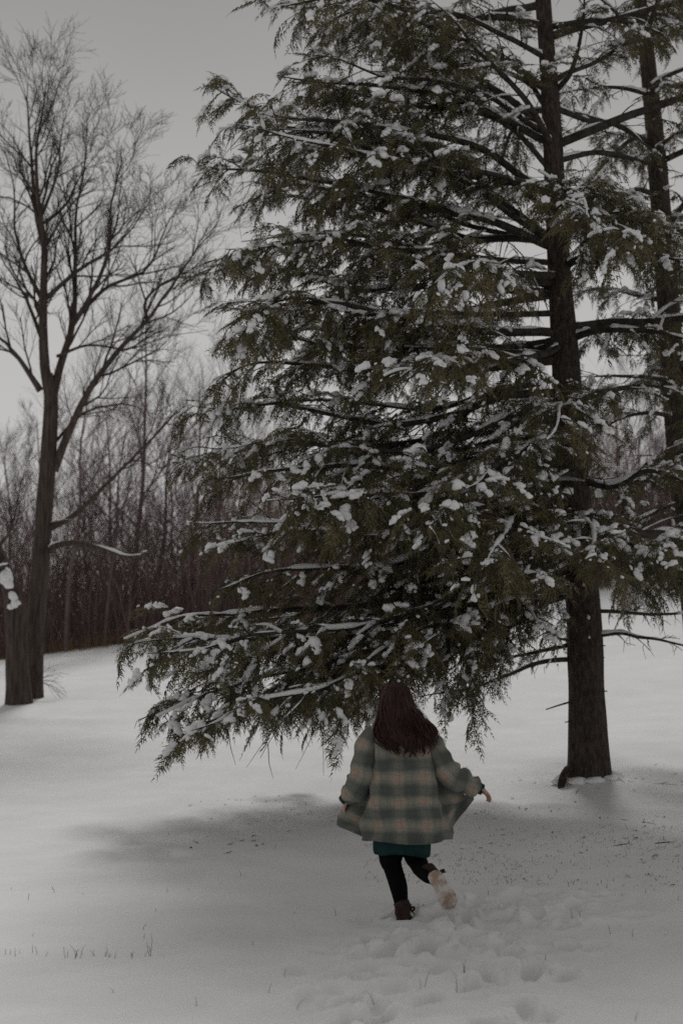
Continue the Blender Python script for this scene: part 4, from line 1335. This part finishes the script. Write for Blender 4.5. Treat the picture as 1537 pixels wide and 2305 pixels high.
for k in range(700):
    ca, cl_, cph, cfr, cfl = CL[int(rh.integers(len(CL)))]
    a0 = ca + rh.normal(0, .16)
    a = a0
    t1 = min(1.0, 0.70 + 0.27 * rh.random() + .06 * math.cos(a + 1.2) + cl_) if rh.random() < .85 else 0.5 + .3 * rh.random()
    t = np.linspace(0.02 + 0.1 * rh.random(), t1, 14)
    kk = 0.95 + 0.05 * rh.random() + 0.10 * (cfl - .35) * np.clip((t - .25) / .4, 0, 1) + 0.03 * np.sin(t * 12 + cph)
    a2 = ca + (a0 - ca) * (1 - .75 * t ** 2) + (0.32 * np.sin(t * cfr * 1.5 + cph) + 0.09 * np.sin(t * 17 + rh.random() * 6)) * t
    P = hair_at(t, a2, kk)
    P[:, 0] += 0.020 * np.sin(t * cfr * 2.2 + cph * 3) * t
    P[:, 1] -= 0.012 * (1 + np.sin(t * cfr * 2 + cph)) * t
    if math.cos(a) > 0.35 and rh.random() < .85:           # loose locks blowing out on one side
        fl = cfl * (.7 + .5 * rh.random())
        P[:, 0] += 0.17 * fl * np.clip((t - .35) / .5, 0, 1) ** 1.4 + .02 * np.sin(t * 11) * fl
        P[:, 2] += 0.05 * fl * np.clip((t - .4) / .5, 0, 1) ** 2
    if math.cos(a) < -0.6 and rh.random() < .3:
        P[:, 0] -= 0.05 * rh.random() * np.clip((t - .3) / .4, 0, 1)
    w = 0.0045 * rh.uniform(.6, 1.4)
    tb.add(P, w * np.array([.6, 1, 1, 1, 1, 1, 1, 1, 1, 1, .9, .75, .5, .2]), 4)
for k in range(70):                                        # flyaways
    a = -math.pi / 2 + rh.uniform(-1.5, 1.9)
    t = np.linspace(0.15 + .3 * rh.random(), 0.70 + 0.3 * rh.random(), 12)
    P = hair_at(t, a + 0.3 * np.sin(t * 8 + rh.random() * 6) * t, 1.0 + (0.05 + 0.16 * rh.random()) * np.clip((t - t[0]) / .4, 0, 1))
    if math.cos(a) > 0:
        P[:, 0] += (0.02 + 0.09 * rh.random()) * ((t - t[0]) / (t[-1] - t[0])) ** 1.6
        P[:, 2] += 0.07 * rh.random() * ((t - t[0]) / (t[-1] - t[0])) ** 2
    tb.add(P, 0.0024 * np.linspace(1, .4, 12), 3)
tag(obj('hair_strands', tb.mesh('hair_strands', M_HAIR), hair), kind='stuff')

# boots
def boot(origin, fwd, up, shaft_dir, shaft_len=.15):
    """origin: under the heel; fwd: heel to toe; up: out of the foot"""
    f, u = unit(fwd), unit(np.asarray(up) - unit(fwd) * np.dot(up, unit(fwd)))
    s = np.cross(f, u)
    Ln = .285
    T = np.linspace(0, 1, 16)
    hw = 1.28 * np.interp(T, [0, .06, .2, .4, .55, .72, .88, .96, 1], [.016, .032, .038, .036, .041, .047, .042, .029, .012])
    ht = np.interp(T, [0, .08, .25, .4, .55, .75, .92, 1], [.05, .085, .095, .088, .068, .052, .042, .022])
    off = 0.008 * np.sin(T * 3.0)
    ang = np.arange(16) * 2 * math.pi / 16
    ring = []
    for k, t in enumerate(T):
        x = hw[k] * np.sign(np.cos(ang)) * abs(np.cos(ang)) ** .7
        h = np.where(np.sin(ang) > 0, np.sin(ang) * (ht[k] - .02) + .02, .02 + .008 * np.sin(ang))
        ring.append(origin + f * (t * Ln) + s[None] * (x + off[k])[:, None] + u[None] * h[:, None])
    tb = Tubes(); tb.raw(np.array(ring), cap=True)
    an = origin + f * .062 + u * .07
    sd = unit(shaft_dir)
    round_tube(tb, [an, an + sd * shaft_len * .5, an + sd * shaft_len], [.056, .056, .060], n=8, seg=14)
    b = obj('boot', tb.mesh('boot', M_BOOT), person)
    tb = Tubes()
    ring = []
    for h, g in ((-.006, .94), (0.0, 1.04), (.022, 1.06), (.026, .98)):
        lp = []
        for k in range(16):
            lp.append(origin + f * (T[k] * Ln * 1.02 - .004) + s * (hw[k] * g + off[k] + .002) + u * h)
        for k in range(15, -1, -1):
            lp.append(origin + f * (T[k] * Ln * 1.02 - .004) + s * (-hw[k] * g + off[k] - .002) + u * h)
        ring.append(lp)
    tb.raw(np.array(ring), cap=True)
    obj('sole', tb.mesh('sole', M_SOLE), b)
    tb = Tubes()
    c = an + sd * shaft_len
    A = unit(np.cross(sd, [.3, .5, .8])); Bq = np.cross(sd, A)
    th = np.linspace(0, 2 * math.pi, 22)
    tb.add(c + .054 * (np.cos(th)[:, None] * A + np.sin(th)[:, None] * Bq), .010 + .002 * np.sin(th * 6), 8)
    obj('boot_cuff', tb.mesh('boot_cuff', M_BOOT), b)
    tb = Tubes()                                           # lace bow standing off the ankle
    e = an + s * .05 + sd * .03
    tb.add(catmull([e, e + s * .014 + sd * .014, e + s * .034 + sd * .012, e + s * .026 - sd * .008, e], 12), .009, 6)
    tb.add(catmull([e, e + s * .02 - sd * .02, e + s * .035 - sd * .03], 6), .005, 6)
    obj('lace', tb.mesh('lace', M_BOOT), b)
    return b
boot(zp(695, 1908, -.085), (0.10, 1, -.03), (0, 0, 1), (0, -.03, 1), .06)
toe_d = zp(1035, 1740, -.36) - zp(902, 1490, -.42)
boot(zp(905, 1497, -.42), toe_d, (-.10, 1, .10), (-.35, 1, .25), .12)
